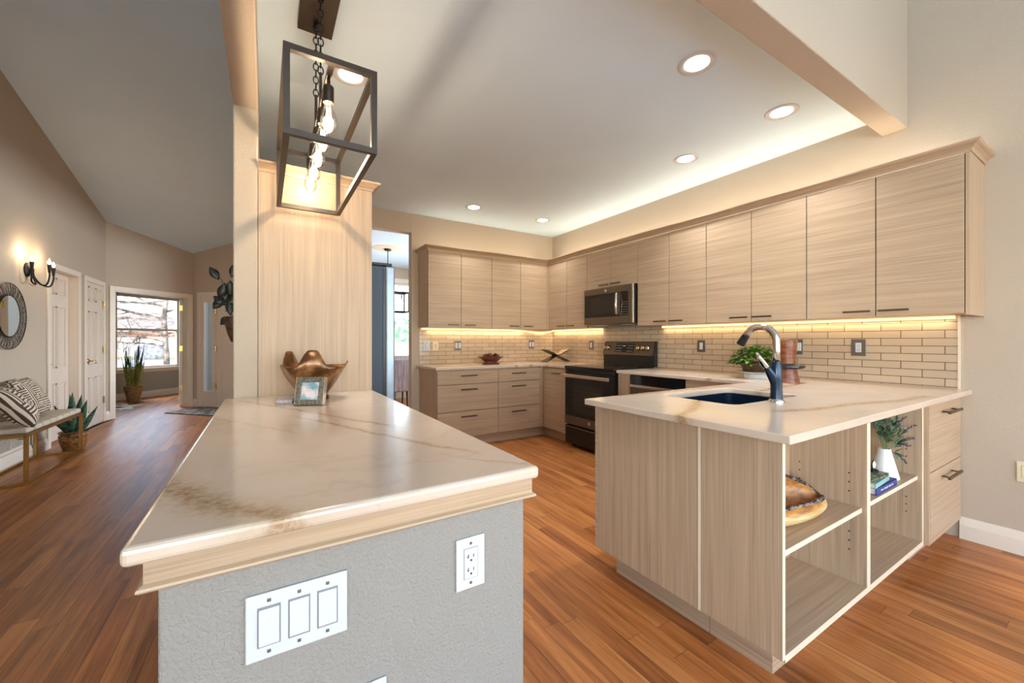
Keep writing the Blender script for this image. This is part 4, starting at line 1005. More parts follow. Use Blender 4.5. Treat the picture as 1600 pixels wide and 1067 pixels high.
# ------------------------------------------------------------------ pendant over the island
PXC, PYC = .2075, 2.01
pd = thing('linear_pendant_light', 'dark bronze open box pendant with five glowing bulbs over the island', 'pendant light', (PXC, PYC, 1.925))
X0, X1, Y0, Y1, Z0, Z1 = .063, .352, 1.57, 2.44, 1.925, 2.215; h_ = .0105
m = MB()
for y in (Y0, Y1):
    for a, b, c, d_ in ((X0, X1, Z0, Z0), (X0, X1, Z1, Z1)): m.tube([(a - h_, y, c), (b + h_, y, d_)], h_, square=True)
    for x in (X0, X1): m.tube([(x, y, Z0 + h_), (x, y, Z1 - h_)], h_, square=True)
for x in (X0, X1):
    for z in (Z0, Z1): m.tube([(x, Y0 + h_, z), (x, Y1 - h_, z)], h_, square=True)
m.build('box_frame', M['bronze'], pd)
MB().tube([(PXC, Y0 + h_, Z1), (PXC, Y1 - h_, Z1)], .009, square=True).build('centre_bar', M['bronze'], pd)
MB().box(.134, .286, 1.86, 2.186, 2.712, 2.739, .003).build('canopy', M['bronze'], pd)
for y in (1.925, 2.112):
    MB().cyl((PXC, y, Z1), (PXC, y, 2.375), .0062, seg=10).build('rod', M['bronze'], pd, auto=True)
    m = MB(); z = 2.385; k = 0
    while z < 2.70:
        ax = (1, 0) if k % 2 == 0 else (0, 1)
        m.tube([(PXC + ax[0] * .011 * math.cos(a), y + ax[1] * .011 * math.cos(a), z + .019 * math.sin(a)) for a in [2 * PI * i / 12 for i in range(12)]], .0025, 6, True); z += .031; k += 1
    m.cyl((PXC, y, 2.69), (PXC, y, 2.713), .009, seg=10)
    m.build('chain', M['blackiron'], pd, smooth=True)
for y in (1.67, 1.848, 2.025, 2.203, 2.38):
    so_ = MB().lathe((PXC, y, 2.115), [(.019, 0), (.019, .06), (.012, .068), (.006, .072), (.006, .095)], 18).build('socket', M['bronze'], pd, auto=True)
    MB().lathe((PXC, y, 2.115), [(.013, .004), (.0135, -.006), (.02, -.03), (.029, -.062), (.031, -.08), (.026, -.1), (.013, -.113), (0, -.116)], 20, False).build('bulb', M['bulbglass'], so_, smooth=True)
    m = MB()
    for i in range(4):
        a = PI / 2 * i + .4; m.cyl((PXC + .007 * math.cos(a), y + .007 * math.sin(a), 2.10), (PXC + .011 * math.cos(a), y + .011 * math.sin(a), 2.035), .0013, seg=6)
    m.build('filament', M['filament'], so_)
    pl = bpy.data.lights.new('bulb_glow', 'POINT'); pl.energy = 1.6; pl.color = (1, .82, .6); pl.shadow_soft_size = .02
    po = bpy.data.objects.new('bulb_glow', pl); COL.objects.link(po); po.parent = pd; po.location = (0, y - PYC, 2.06 - 1.925)

# ------------------------------------------------------------------ things on the island
db = thing('draped_bowl', 'copper brown draped ceramic bowl with folded rim on the island worktop', 'bowl', (.212, 2.26, CT), math.radians(20))
m = MB(True); nT, nZ = 72, 12; rows = []
def rimh(a): # folds of the rim
    g = lambda c, w, p: math.exp(-abs(math.atan2(math.sin(a - c), math.cos(a - c)) / w) ** p)
    return .156 + .080 * g(4.22, .37, 5) + .074 * g(2.12, .40, 4) + .022 * g(5.95, .22, 2) + .014 * g(3.15, .25, 2) - .012 * g(1.2, .5, 2)
for j in range(nZ + 1):
    t_ = j / nZ; row = []
    for i in range(nT):
        a = 2 * PI * i / nT
        r = .045 + (.158 - .045) * t_ ** .85
        r *= 1 + .06 * t_ * math.cos(5 * a + .6)
        bulge = math.exp(-((math.atan2(math.sin(a - 4.22), math.cos(a - 4.22))) / .42) ** 4); b2 = math.exp(-((math.atan2(math.sin(a - 2.35), math.cos(a - 2.35))) / .42) ** 4)
        r *= 1 + .16 * bulge * math.sin(PI * t_) - (.30 * bulge + .2 * b2) * max(0, t_ - .6) ** 2 * 6.25
        row.append(m.bm.verts.new((r * math.cos(a), r * math.sin(a), .012 + rimh(a) * t_)))
    rows.append(row)
for a_, b_2 in zip(rows, rows[1:]):
    for i in range(nT): m.bm.faces.new((a_[i], a_[(i + 1) % nT], b_2[(i + 1) % nT], b_2[i]))
m.bm.faces.new(rows[0][::-1])
m.build('bowl_shell', M['copper'], db, smooth=True, solid=.006)
MB(True).lathe((0, 0, 0), [(.072, 0), (.068, .02), (.055, .03), (.046, .034), (.0, .034)], 28).build('stand', M['blackstone'], db, auto=True)
pf = thing('picture_frame', 'small pewter picture frame leaning before the draped bowl', 'picture frame', (.168, 2.03, CT + .004), math.radians(-27))
tl = Matrix.Rotation(math.radians(-14), 4, 'X')
def tilted(m): 
    bmesh.ops.transform(m.bm, matrix=tl, verts=m.bm.verts[:]); return m
m = MB(True); W_, H_, e = .062, .128, .024
m.box(-W_, -W_ + e, 0, .014, 0, H_, .002); m.box(W_ - e, W_, 0, .014, 0, H_, .002); m.box(-W_ + e, W_ - e, 0, .014, 0, e, .002); m.box(-W_ + e, W_ - e, 0, .014, H_ - e, H_, .002)
tilted(m).build('frame_border', M['pewter'], pf)
m = MB(True); m.box(-W_ - .0015, -W_ + .001, -.001, .03, 0, H_); m.box(W_ - .001, W_ + .0015, -.001, .03, 0, H_); m.box(-W_, W_, .0142, .03, H_ - .002, H_); m.box(-W_, W_, .0142, .03, 0, .002); tilted(m).build('silver_side', M['silver'], pf)
m = MB(True); m.box(-W_ + e, W_ - e, .005, .011, e, H_ - e); pic = tilted(m).build('picture', M['cardart'], pf)
m = MB(True)
m.tube([(-.016 + .003 * i, .0045, .078 + .005 * math.sin(i * 2.1)) for i in range(11)], .0007, 5); m.tube([(-.02 + .003 * i, .0045, .066 + .0018 * math.sin(i * 2.7)) for i in range(14)], .0005, 5)
tilted(m).build('handwriting', M['ink'], pic)
MB(True).poly([(-.02, .03, .1), (.02, .03, .1), (.026, .085, 0), (-.026, .085, 0)], (0, .003, 0)).build('easel_back', M['blackstone'], pf)
cbx = thing('card_holder', 'small low pewter card holder beside the picture frame', 'card holder', (.083, 2.14, CT), math.radians(-14))
MB(True).box(-.036, .036, -.03, .03, 0, .008, .001).box(-.036, .036, .024, .03, .008, .026, .001).build('tray', M['pewter'], cbx)
m = MB(True).box(-.032, .032, -.027, .022, 0, .014, .0008); bmesh.ops.transform(m.bm, matrix=Matrix.Translation((0, 0, .0082)) @ Matrix.Rotation(math.radians(9), 4, 'X'), verts=m.bm.verts[:]); bmesh.ops.translate(m.bm, verts=m.bm.verts[:], vec=(0, 0, .0045)); m.build('cards', M['pinkcard'], cbx)

# ------------------------------------------------------------------ things on the far and right worktops
bw_ = thing('wooden_bowl', 'small red brown footed bowl filled with pine cones on the far worktop', 'bowl', (2.42, 4.43, CT))
MB(True).lathe((0, 0, 0), [(.0, .0), (.115, 0), (.118, .012), (.085, .02), (.082, .03), (.105, .045), (.14, .075), (.168, .088), (.176, .092), (.172, .097), (.13, .086), (.09, .055), (0, .045)], 36, False, 1.04, .62).build('bowl_body', M['redwood'], bw_, auto=True)
cone = MB(True)
def cone_mesh(m, r, L):
    m.ball((0, 0, 0), r * .6, 12, 8, (1, 1, L / r * .75))
    for k in range(7):
        z = -L * .42 + L * .84 * k / 6; rr = r * math.sqrt(max(.08, 1 - (z / (L * .55)) ** 2))
        for i in range(8):
            a = 2 * PI * (i + .5 * (k % 2)) / 8; d = Vector((math.cos(a), math.sin(a), .55)); m.leaf((rr * .45 * math.cos(a), rr * .45 * math.sin(a), z), d, (0, 0, 1), rr * .72, r * .28, -.1, 3, .5)
    return m
cone_mesh(cone, .029, .056)
c0 = cone.build('pine_cone', M['cone'], origin=(2.33, 4.40, CT + .098)); cl = ['pine cone at the left side of the red brown bowl', 'pine cone second from the left in the red brown bowl', 'pine cone heaped in the middle of the red brown bowl', 'pine cone at the right side of the red brown bowl', 'pine cone behind the middle one in the red brown bowl']
for i, (x, y, z, r_) in enumerate(((2.325, 4.41, .102, .6), (2.388, 4.385, .110, 1.2), (2.452, 4.395, .110, .4), (2.515, 4.43, .102, -.9), (2.42, 4.475, .112, 1.9))):
    c = c0 if i == 0 else c0.copy()
    if i: COL.objects.link(c)
    c.location = (x, y, CT + z); c.rotation_euler = (1.2, r_, r_ * 2); tag(c, cl[i], 'pine cone', 'pine cones in the red brown bowl')
xs_ = thing('book_stand', 'dark crossed X shaped book stand in the far worktop corner', 'book stand', (3.395, 4.37, CT), math.radians(4))
for s in (-1, 1):
    m = MB(True); m.box(-.228, .228, -.06, .06, -.0045, .0045, .002)
    bmesh.ops.transform(m.bm, matrix=Matrix.Translation((0, 0, .092)) @ Matrix.Rotation(s * math.radians(-21), 4, 'Y'), verts=m.bm.verts[:])
    if s > 0:
        pass
    m.build('board', M['bronze'], xs_)
for s in (-1, 1):
    m = MB(True); m.box(.02 if s > 0 else -.215, .215 if s > 0 else -.02, -.06, .06, .0065, .0085)
    bmesh.ops.transform(m.bm, matrix=Matrix.Translation((0, 0, .092)) @ Matrix.Rotation(s * math.radians(-21), 4, 'Y'), verts=m.bm.verts[:]); m.build('inlay', M['silver'], xs_)
hp = thing('potted_herb', 'leafy green plant in a dark wicker pot on a small white pedestal near the faucet', 'plant', (3.33, 1.70, CT))
MB(True).lathe((0, 0, 0), [(0, 0), (.085, 0), (.085, .03), (.07, .036), (.13, .042), (.135, .05), (0, .05)], 32, False).build('pedestal', M['ceramic'], hp, auto=True)
MB(True).lathe((0, 0, .0505), [(0, 0), (.088, 0), (.10, .03), (.112, .072), (.106, .074), (.1, .06), (0, .06)], 28, False).build('wicker_pot', M['darkbasket'], hp, auto=True)
m = MB(True)
for i in range(620):
    a = random.uniform(0, 2 * PI); rr = .17 * math.sqrt(random.random()); z = .12 + .12 * math.sqrt(max(0, 1 - (rr / .18) ** 2)) * random.uniform(.35, 1.0) - (.03 if rr > .12 else 0)
    d = Vector((math.cos(a) * (rr + .03), math.sin(a) * (rr + .03), random.uniform(.0, .12)))
    m.leaf((rr * math.cos(a), rr * math.sin(a), z), d, (0, 0, 1), random.uniform(.036, .058), random.uniform(.012, .019), random.uniform(.1, .5), 3)
m.build('foliage', M['leaf'], hp, smooth=True)
gr = thing('pepper_mill', 'reddish wooden hourglass mill with a black waist ring on the worktop', 'mill', (3.165, 1.405, CT))
MB(True).lathe((0, 0, 0), [(0, 0), (.078, 0), (.076, .012), (.066, .06), (.060, .105), (.056, .125), (0, .125)], 28, False).build('lower_body', M['grinder'], gr, auto=True)
MB(True).lathe((0, 0, .105), [(.055, 0), (.098, -.006), (.108, .004), (.106, .016), (.09, .024), (.055, .03)], 32).build('waist_ring', M['blackstone'], gr, auto=True)
MB(True).lathe((0, 0, .12), [(0, 0), (.054, 0), (.054, .06), (.060, .13), (.064, .17), (.060, .18), (0, .18)], 28, False).build('upper_body', M['grinder'], gr, auto=True)

# ------------------------------------------------------------------ things in the bookcase
lg = thing('live_edge_bowl', 'hollow golden wood bowl with dark bark rim on the left bay shelf', 'bowl', (1.79, .82, .4795), math.radians(-9))
def boat(m, sc, z_off, inner):
    nU, nV = 40, 12; rows = []
    for j in range(nV + 1):
        t_ = j / nV; row = []
        for i in range(nU):
            a = 2 * PI * i / nU
            back = .5 + .5 * math.sin(a); top = (.070 + .085 * max(0, math.sin(a)) ** 1.2 - .012 * abs(math.cos(a)) ** 6)
            ph = t_ * 1.25
            rx = .265 * math.sin(min(PI / 2, .35 + ph)) * sc; ry = .105 * math.sin(min(PI / 2, .25 + ph)) * sc
            if t_ > .8: ry *= 1 - .35 * (t_ - .8) / .2 * (.4 + .6 * (1 - back))
            z = z_off + (top - z_off * .3) * (1 - math.cos(ph)) / (1 - math.cos(1.25))
            row.append(m.bm.verts.new((rx * math.cos(a) * (1 if t_ > .02 else .6), ry * math.sin(a) * (1 if t_ > .02 else .6), z)))
        rows.append(row)
    for a_, b2 in zip(rows, rows[1:]):
        for i in range(nU): m.bm.faces.new((a_[i], a_[(i + 1) % nU], b2[(i + 1) % nU], b2[i]))
    m.bm.faces.new(rows[0][::-1]); return rows
m = MB(True); rw = boat(m, 1.0, 0, False); rim_o = [v.co.copy() for v in rw[-1]]; m.build('outer_shell', M['wood_lt'], lg, smooth=True)
m = MB(True); rw = boat(m, .92, .014, True); rim_i = [v.co.copy() for v in rw[-1]]; m.build('inner_hollow', M['wood_or'], lg, smooth=True)
m = MB(True); pts = [(a + b) / 2 + Vector((0, 0, random.uniform(-.003, .003))) for a, b in zip(rim_o, rim_i)]
m.tube(pts, [.008 + random.uniform(-.0025, .0025) for _ in pts], 8, True); m.build('bark_rim', M['bark'], lg, smooth=True)
vz = thing('bud_vase', 'white conical vase of lavender on the right bay shelf', 'vase', (2.80, .775, .4865))
MB(True).lathe((0, 0, 0), [(0, 0), (.058, 0), (.060, .004), (.026, .146), (.0255, .152), (.022, .152), (.024, .14), (.05, .012), (0, .01)], 32, False).build('vase_body', M['ceramic'], vz, auto=True)
sp_t = [((2.785, .69, .82), 1), ((2.925, .685, .765), 1), ((2.935, .69, .69), 1), ((2.89, .70, .655), 1), ((2.66, .79, .80), 0), ((2.70, .80, .84), 0), ((2.74, .74, .80), 0), ((2.86, .74, .80), 0), ((2.78, .80, .83), 0), ((2.72, .72, .74), 0), ((2.84, .80, .82), 0), ((2.83, .70, .58), 1), ((2.69, .72, .76), 0), ((2.90, .76, .75), 0)]
ms, ml = MB(), MB()
for tip, fl_ in sp_t:
    b0 = Vector((2.80, .775, .60)); tip = Vector(tip); mid = (b0 + tip) / 2 + Vector((0, 0, .03))
    P_ = [b0, b0.lerp(mid, .6) + Vector((0, 0, .01)), mid, mid.lerp(tip, .5) + Vector((0, 0, .006)), tip]
    ms.tube(P_, .0014, 5)
    for k in range(26 if not fl_ else 15):
        f_ = random.uniform(.25, .95 if not fl_ else .6); i = min(3, int(f_ * 4)); q = P_[i].lerp(P_[i + 1], f_ * 4 - i)
        d = (tip - b0).normalized() + Vector((random.uniform(-1, 1), random.uniform(-1, .6), random.uniform(-.6, .9)))
        ml.leaf(q, d, (0, 0, 1), random.uniform(.028, .050), random.uniform(.005, .009), .2, 3)
    if fl_:
        mf = MB()
        for k in range(16):
            f_ = .62 + .38 * k / 15; i = min(3, int(f_ * 4)); q = P_[i].lerp(P_[i + 1], min(1, f_ * 4 - i))
            mf.ball(q + Vector((random.uniform(-.004, .004), random.uniform(-.004, .004), random.uniform(-.004, .004))), random.uniform(.003, .0052), 6, 4)
        mf.build('lavender_spike', M['lavender'], vz, smooth=True)
ms.build('stems', M['stem'], vz); ml.build('leaves', M['sage'], vz, smooth=True)
def book(label, x0, x1, y0, y1, z0, z1, cm, rz=0):
    c = ((x0 + x1) / 2, (y0 + y1) / 2, z0)
    t = thing('book', label, 'book', c, rz, 'stacked books on the bookcase shelf')
    w, d, h = (x1 - x0) / 2, (y1 - y0) / 2, z1 - z0
    m = MB(True); m.box(-w, w, -d, d, 0, .003, .001); m.box(-w, w, -d, d, h - .003, h, .001); m.box(-w, w, -d, -d + .004, 0, h, .001); m.build('cover', M[cm], t)
    MB(True).box(-w + .004, w - .004, -d + .0045, d - .006, .0032, h - .0032).build('pages', M['page'], t)
    return t
b1 = book('blue hardback book at the bottom of the shelf stack', 2.425, 2.70, .70, .90, .4865, .519, 'book_blue')
m = MB(True)
for i, (u, w) in enumerate(((-.08, .03), (-.035, .022), (-.005, .012), (.02, .03), (.06, .02))): m.box(u, u + w, -.1006, -.0995, .012, .019)
m.ball((.0, -.1, .0155), .007, 10, 8, (1, .1, 1)); m.build('spine_print', M['goldprint'], b1)
book('mint green book in the middle of the shelf stack', 2.41, 2.63, .705, .87, .5195, .544, 'book_mint', math.radians(3))
book('dark picture cover book on top of the shelf stack', 2.40, 2.615, .71, .86, .5445, .560, 'book_teal', math.radians(-2))
orn = thing('round_ornament', 'small cream and dark round ornament on top of the books', 'ornament', (2.575, .755, .5605))
MB(True).lathe((0, 0, 0), [(0, 0), (.02, 0), (.02, .008), (.008, .014), (0, .014)], 18, False).build('foot', M['blackstone'], orn, auto=True)
MB(True).ball((0, 0, .033), .019, 18, 12, (1, .45, 1)).build('disc', M['page'], orn, smooth=True)
MB(True).tube([(.020 * math.cos(2 * PI * i / 24), 0, .033 + .020 * math.sin(2 * PI * i / 24)) for i in range(24)], .003, 6, True).build('rim', M['blackstone'], orn, smooth=True)

# ------------------------------------------------------------------ hall: bench, cushions, plants, mirror, sconce
bn = thing('hall_bench', 'brass framed bench with channelled cream seat along the hall wall', 'bench', (-1.86, 5.57, 0))
bx0, bx1, by0, by1, zt = -2.03, -1.695, 4.98, 6.155, .418; h_ = .0125
m = MB()
for x in (bx0, bx1):
    for y in (by0, by1): m.tube([(x, y, 0 if False else h_ * 2), (x, y, zt)], h_, square=True)
    m.tube([(x, by0, h_), (x, by1, h_)], h_, square=True); m.tube([(x, by0, zt), (x, by1, zt)], h_, square=True)
for y in (by0, by1):
    m.tube([(bx0, y, h_), (bx1, y, h_)], h_, square=True); m.tube([(bx0, y, zt), (bx1, y, zt)], h_, square=True)
m.build('metal_frame', M['gold'], bn)
m = MB()
for x in (bx0 + .06, bx1 - .06):
    for y in (by0 + .12, by1 - .12): m.box(x - .02, x + .02, y - .02, y + .02, zt - .05, zt - .012)
m.build('seat_bracket', M['gold'], bn)
m = MB(); nc = 8; L = (by1 - by0) / nc
for i in range(nc): m.box(bx0 - .005, bx1 + .005, by0 + L * i + .001, by0 + L * (i + 1) - .001, zt + .013, zt + .062, .02, 4)
m.build('seat_cushion', M['boucle'], bn, smooth=True)
MB().box(bx0 + .03, bx1 - .03, by0 + .03, by1 - .03, zt - .03, zt + .02, .006).build('seat_pad', M['boucle'], bn)
def pillow(label, loc, rot, w, h, t_, mat):
    m = MB(True); n = 14; top = []; bot = []
    for j in range(n + 1):
        ra, rb = [], []
        for i in range(n + 1):
            u, v = i / n * 2 - 1, j / n * 2 - 1
            th = t_ * ((1 - abs(u) ** 3.0) * (1 - abs(v) ** 3.0)) ** .55
            pinch = 1 - .06 * (1 - abs(u * v)) * (abs(u) ** 4 + abs(v) ** 4) * .8
            y, z = u * w / 2 * pinch, v * h / 2 * pinch
            ra.append(m.bm.verts.new((th, y, z))); rb.append(m.bm.verts.new((-th, y, z)) if 0 < i < n and 0 < j < n else ra[-1])
        top.append(ra); bot.append(rb)
    for j in range(n):
        for i in range(n):
            m.bm.faces.new((top[j][i], top[j][i + 1], top[j + 1][i + 1], top[j + 1][i]))
            q = [bot[j][i], bot[j + 1][i], bot[j + 1][i + 1], bot[j][i + 1]]
            try: m.bm.faces.new(q)
            except ValueError: pass
    bmesh.ops.recalc_face_normals(m.bm, faces=m.bm.faces[:])
    o = m.build('throw_pillow', M[mat], smooth=True); o.location = loc; o.rotation_euler = rot
    return tag(o, label, 'pillow', 'maze print pillows on the bench')
pillow('bold maze print pillow at the front of the bench', (-1.79, 5.06, .655), (0, -.62, .30), .44, .40, .085, 'maze')
pillow('finer maze print pillow propped behind the bold one on the bench', (-1.90, 5.64, .675), (0, -.42, .05), .46, .38, .08, 'maze2')
sn = thing('snake_plant', 'snake plant in a mottled bronze pot past the bench end', 'plant', (-1.80, 6.33, 0))
MB(True).lathe((0, 0, 0), [(0, 0), (.078, 0), (.085, .01), (.112, .10), (.118, .165), (.108, .178), (.108, .185), (.118, .195), (.122, .205), (.110, .21), (.105, .19), (0, .19)], 32, False).build('pot', M['terra'], sn, auto=True)
MB(True).lathe((0, 0, .19), [(0, .004), (.105, .002)], 24, False).build('soil', M['soil'], sn)
for i, (dx, dy, lean, L, w) in enumerate(((-.02, .0, (.02, 0, 1), .47, .042), (.0, .03, (.10, .05, 1), .44, .038), (.03, -.02, (.22, -.1, 1), .40, .04), (-.04, -.02, (-.25, -.1, 1), .36, .04), (.05, .01, (.42, .05, 1), .33, .03), (-.04, .01, (-.55, -.1, .95), .34, .022), (.05, -.02, (1.0, -.1, .75), .34, .015), (.0, -.03, (.05, -.2, 1), .35, .04), (.01, .0, (-.1, .05, 1), .45, .036))):
    lf = MB(True); lf.leaf((dx, dy, .17), lean, (-lean[0] - .3, .95, .2), L, w, .06 if abs(lean[0]) < .5 else .25, 8, .02, .4); lf.build('leaf', M['snake'], sn, smooth=True, solid=.004)
vt = thing('air_return_grille', 'white louvred air return low on the hall wall behind the bench', 'vent', (LW, 5.55, .15))
m = MB(); m.box(LW, LW + .012, 5.12, 5.97, .15, .172); m.box(LW, LW + .012, 5.12, 5.97, .318, .34); m.box(LW, LW + .012, 5.12, 5.142, .172, .318); m.box(LW, LW + .012, 5.948, 5.97, .172, .318); m.build('frame', M['white'], vt)
m = MB()
for i in range(9): m.poly([(LW + .001, 5.142, .178 + .0155 * i), (LW + .009, 5.142, .173 + .0155 * i), (LW + .010, 5.142, .1745 + .0155 * i), (LW + .002, 5.142, .1795 + .0155 * i)], (0, .806, 0))
for y in (5.34, 5.54, 5.74): m.box(LW, LW + .0105, y, y + .008, .172, .318)
m.build('louvre', M['white'], vt); MB().box(LW, LW + .0008, 5.142, 5.948, .172, .318).build('shadow_back', M['greyplate'], vt)
# mirror
mc = (LW + .022, 5.68, 1.44)
mr_ = thing('round_mirror', 'round mirror in a wide black woven wire frame on the hall wall', 'mirror', mc)
MB(True).lathe((0, 0, 0), [(0, 0), (.19, 0), (.192, -.006), (.19, -.012), (0, -.012)], 48, False).build('mirror_glass', M['mirror'], mr_)
for v in mr_.children[0].data.vertices: v.co = Vector((v.co.z, v.co.x, v.co.y))
m = MB(True)
for k, r in enumerate((.195, .202, .222, .238, .254, .270, .286, .300, .312)):
    n = 60; m.tube([((.006 if 0 < k < 8 else 0), r * (1 + .003 * math.sin(2.9 * i + k)) * math.cos(2 * PI * i / n), r * (1 + .003 * math.sin(2.9 * i + k)) * math.sin(2 * PI * i / n)) for i in range(n)], .0036 if k in (0, 8) else .0016, 5, True)
for i in range(96):
    a = 2 * PI * i / 96 + random.uniform(-.02, .02); b = a + random.uniform(-.08, .08); s = 1 if i % 2 else -1
    m.tube([(0, .192 * math.cos(a), .192 * math.sin(a)), (.007 + .003 * s, .25 * math.cos((a + b) / 2), .25 * math.sin((a + b) / 2)), (0, .314 * math.cos(b), .314 * math.sin(b))], .0015, 5)
m.build('woven_frame', M['blackiron'], mr_, smooth=True)
# sconce
sx, sy, sz = LW, 6.06, 1.93
sc = thing('wall_sconce', 'dark three arm candle sconce lit on the hall wall', 'wall light', (sx, sy, sz))
m = MB(True).lathe((0, 0, 0), [(0, 0), (.062, 0), (.062, .012), (.05, .02), (.02, .026), (.018, .05), (0, .052)], 28, False); 
for v in m.bm.verts: v.co = Vector((v.co.z, v.co.x, v.co.y * 1.15))
m.build('back_plate', M['blackiron'], sc, auto=True)
for ex, ey in ((.08, -.13), (.16, .0), (.115, .24)):
    P_ = [(.045, 0, -.005), (.05, ey * .06, -.07), (.06 + ex * .18, ey * .25, -.135), (.045 + ex * .5, ey * .6, -.150), (ex * .92, ey * .9, -.125), (ex, ey, -.06), (ex, ey, -.015)]
    # smooth the arm with catmull-rom
    S_ = []
    for i in range(len(P_) - 1):
        p0, p1, p2, p3 = [Vector(P_[max(0, min(len(P_) - 1, i + k))]) for k in (-1, 0, 1, 2)]
        for j in range(5):
            t_ = j / 5; S_.append(.5 * ((2 * p1) + (p2 - p0) * t_ + (2 * p0 - 5 * p1 + 4 * p2 - p3) * t_ ** 2 + (3 * p1 - p0 - 3 * p2 + p3) * t_ ** 3))
    S_.append(Vector(P_[-1]))
    am = MB(True).tube(S_, .0075, 10).lathe((ex, ey, -.02), [(.008, 0), (.011, .01), (.017, .085), (.014, .088)], 16).build('arm', M['blackiron'], sc, auto=True)
    MB(True).lathe((ex, ey, .066), [(.006, 0), (.010, .012), (.012, .022), (.009, .04), (.003, .06), (0, .066)], 14, False).build('candle_bulb', M['candle'], am, smooth=True)
    pl = bpy.data.lights.new('candle_glow', 'POINT'); pl.energy = .75; pl.color = (1, .78, .5); pl.shadow_soft_size = .02
    po = bpy.data.objects.new('candle_glow', pl); COL.objects.link(po); po.parent = sc; po.location = (ex, ey, .16)
# planter on the partition's hall side
wp = thing('wall_planter', 'trailing dark leaved plant in a brown wall pot peeking past the pier', 'plant', (-.14, 3.5, 1.2))
m = MB(True).lathe((-.045, 0, 0), [(0, 0), (.02, .0), (.04, .05), (.058, .12), (.064, .18), (.058, .182), (.05, .14), (0, .13)], 24, False); m.build('pot', M['potdark'], wp, auto=True)
m = MB(True); m.box(-.02, 0, -.015, .015, .10, .16); m.build('hanger', M['blackiron'], wp)
ms = MB(True); stem = [(-.045, 0, .14), (-.07, 0, .25), (-.095, .0, .36), (-.12, 0, .44), (-.15, 0, .49)]; ms.tube(stem, .003, 6); ms.tube([(-.045, 0, .14), (-.075, 0, .22), (-.1, 0, .22)], .003, 6); ms.build('stem', M['leafdark'], wp)
for x, z, dx, dz, L, w in ((-.135, .44, -.05, .08, .10, .030), (-.10, .42, -.03, -.12, .13, .032), (-.07, .44, .0, -.12, .12, .03), (-.10, .26, -.06, .06, .09, .032), (-.075, .27, .04, .06, .10, .032), (-.07, .18, -.05, -.05, .08, .03), (-.085, .36, -.04, -.1, .11, .030), (-.06, .46, .01, .12, .10, .022), (-.07, .19, .0, .12, .13, .03), (-.115, .30, -.05, -.06, .085, .03)):
    lf = MB(True); lf.leaf((x, 0, z), (dx, .0, dz), (0, -1, .2), L, w, .1, 7, .15, .5); lf.build('leaf', M['leafdark'], wp, smooth=True, solid=.002)
# entry rug, office things
q = thing('entry_rug', 'grey patterned rug lying before the front door', 'rug', (-.75, 8.55, 0))
RO = (-1.40, 8.69)
MB().obox(RO, Bb, A, (0, 1.25), (0, .62), 0, .008, .002).build('rug_field', M['rug'], q); 
m = MB(); m.obox(RO, Bb, A, (-.012, 1.262), (-.012, .012), .0, .0095); m.obox(RO, Bb, A, (-.012, 1.262), (.608, .632), 0, .0095); m.obox(RO, Bb, A, (-.012, .012), (0, .62), 0, .0095); m.build('rug_border', M['rugedge'], q)
og = thing('potted_grass', 'tall ornamental grass in a seagrass basket pot in the office', 'plant', (-2.225, 10.76, 0))
MB(True).lathe((0, 0, 0), [(0, 0), (.085, 0), (.092, .015), (.128, .18), (.148, .31), (.138, .318), (.13, .295), (0, .29)], 24, False).build('basket_pot', M['basket'], og, auto=True)
ml, mt = MB(True), MB(True)
for i in range(150):
    a = random.uniform(0, 2 * PI); r0 = .095 * math.sqrt(random.random()); L = random.uniform(.35, .62); le = random.uniform(.0, .17)
    d = Vector((math.cos(a) * le, math.sin(a) * le, 1)); ml.leaf((r0 * math.cos(a), r0 * math.sin(a), .285), d, (math.sin(a), -math.cos(a), .1), L, .0075, .05 if le > .1 else 0, 4, .1, .5)
for i in range(34):
    a = random.uniform(0, 2 * PI); r0 = .08 * math.sqrt(random.random()); L = random.uniform(.75, 1.05); le = random.uniform(.0, .17)
    d = Vector((math.cos(a) * le, math.sin(a) * le, 1)); mt.leaf((r0 * math.cos(a), r0 * math.sin(a), .38), d, (math.sin(a), -math.cos(a), .1), L * .88, .007, .02, 5, .3, .6)
ml.build('lower_blades', M['grasslow'], og); mt.build('tall_blades', M['grasstop'], og)
cow = MB().prism([(pt(-.42, 1.22)[0] + x, pt(-.42, 1.22)[1] + y) for x, y in ((-.5, -.5), (-.22, -.4), (.02, -.62), (.3, -.35), (.22, -.1), (.38, .2), (.1, .25), (.05, .45), (-.2, .33), (-.45, .4), (-.5, .1), (-.75, -.1))], 0, .006).build('cow_hide_rug', M['hide'], origin=(-2.5, 10.3, 0))
tag(cow, 'white and brown cow hide on the office floor beside the grass pot', 'rug')
ds_ = thing('office_side_table', 'black topped table edge showing inside the office doorway', 'table', (pt(-.75, 1.75)[0], pt(-.75, 1.75)[1], 0))
MB().obox(pt(-.75, 1.75), A, Nn, (-.5, .42), (-.25, .25), .62, .65, .004).build('tabletop', M['darkdesk'], ds_)
for a in (-.46, .38):
    for b in (-.21, .21): MB().obox(pt(-.75, 1.75), A, Nn, (a - .015, a + .015), (b - .015, b + .015), 0, .62).build('leg', M['darkdesk'], ds_)

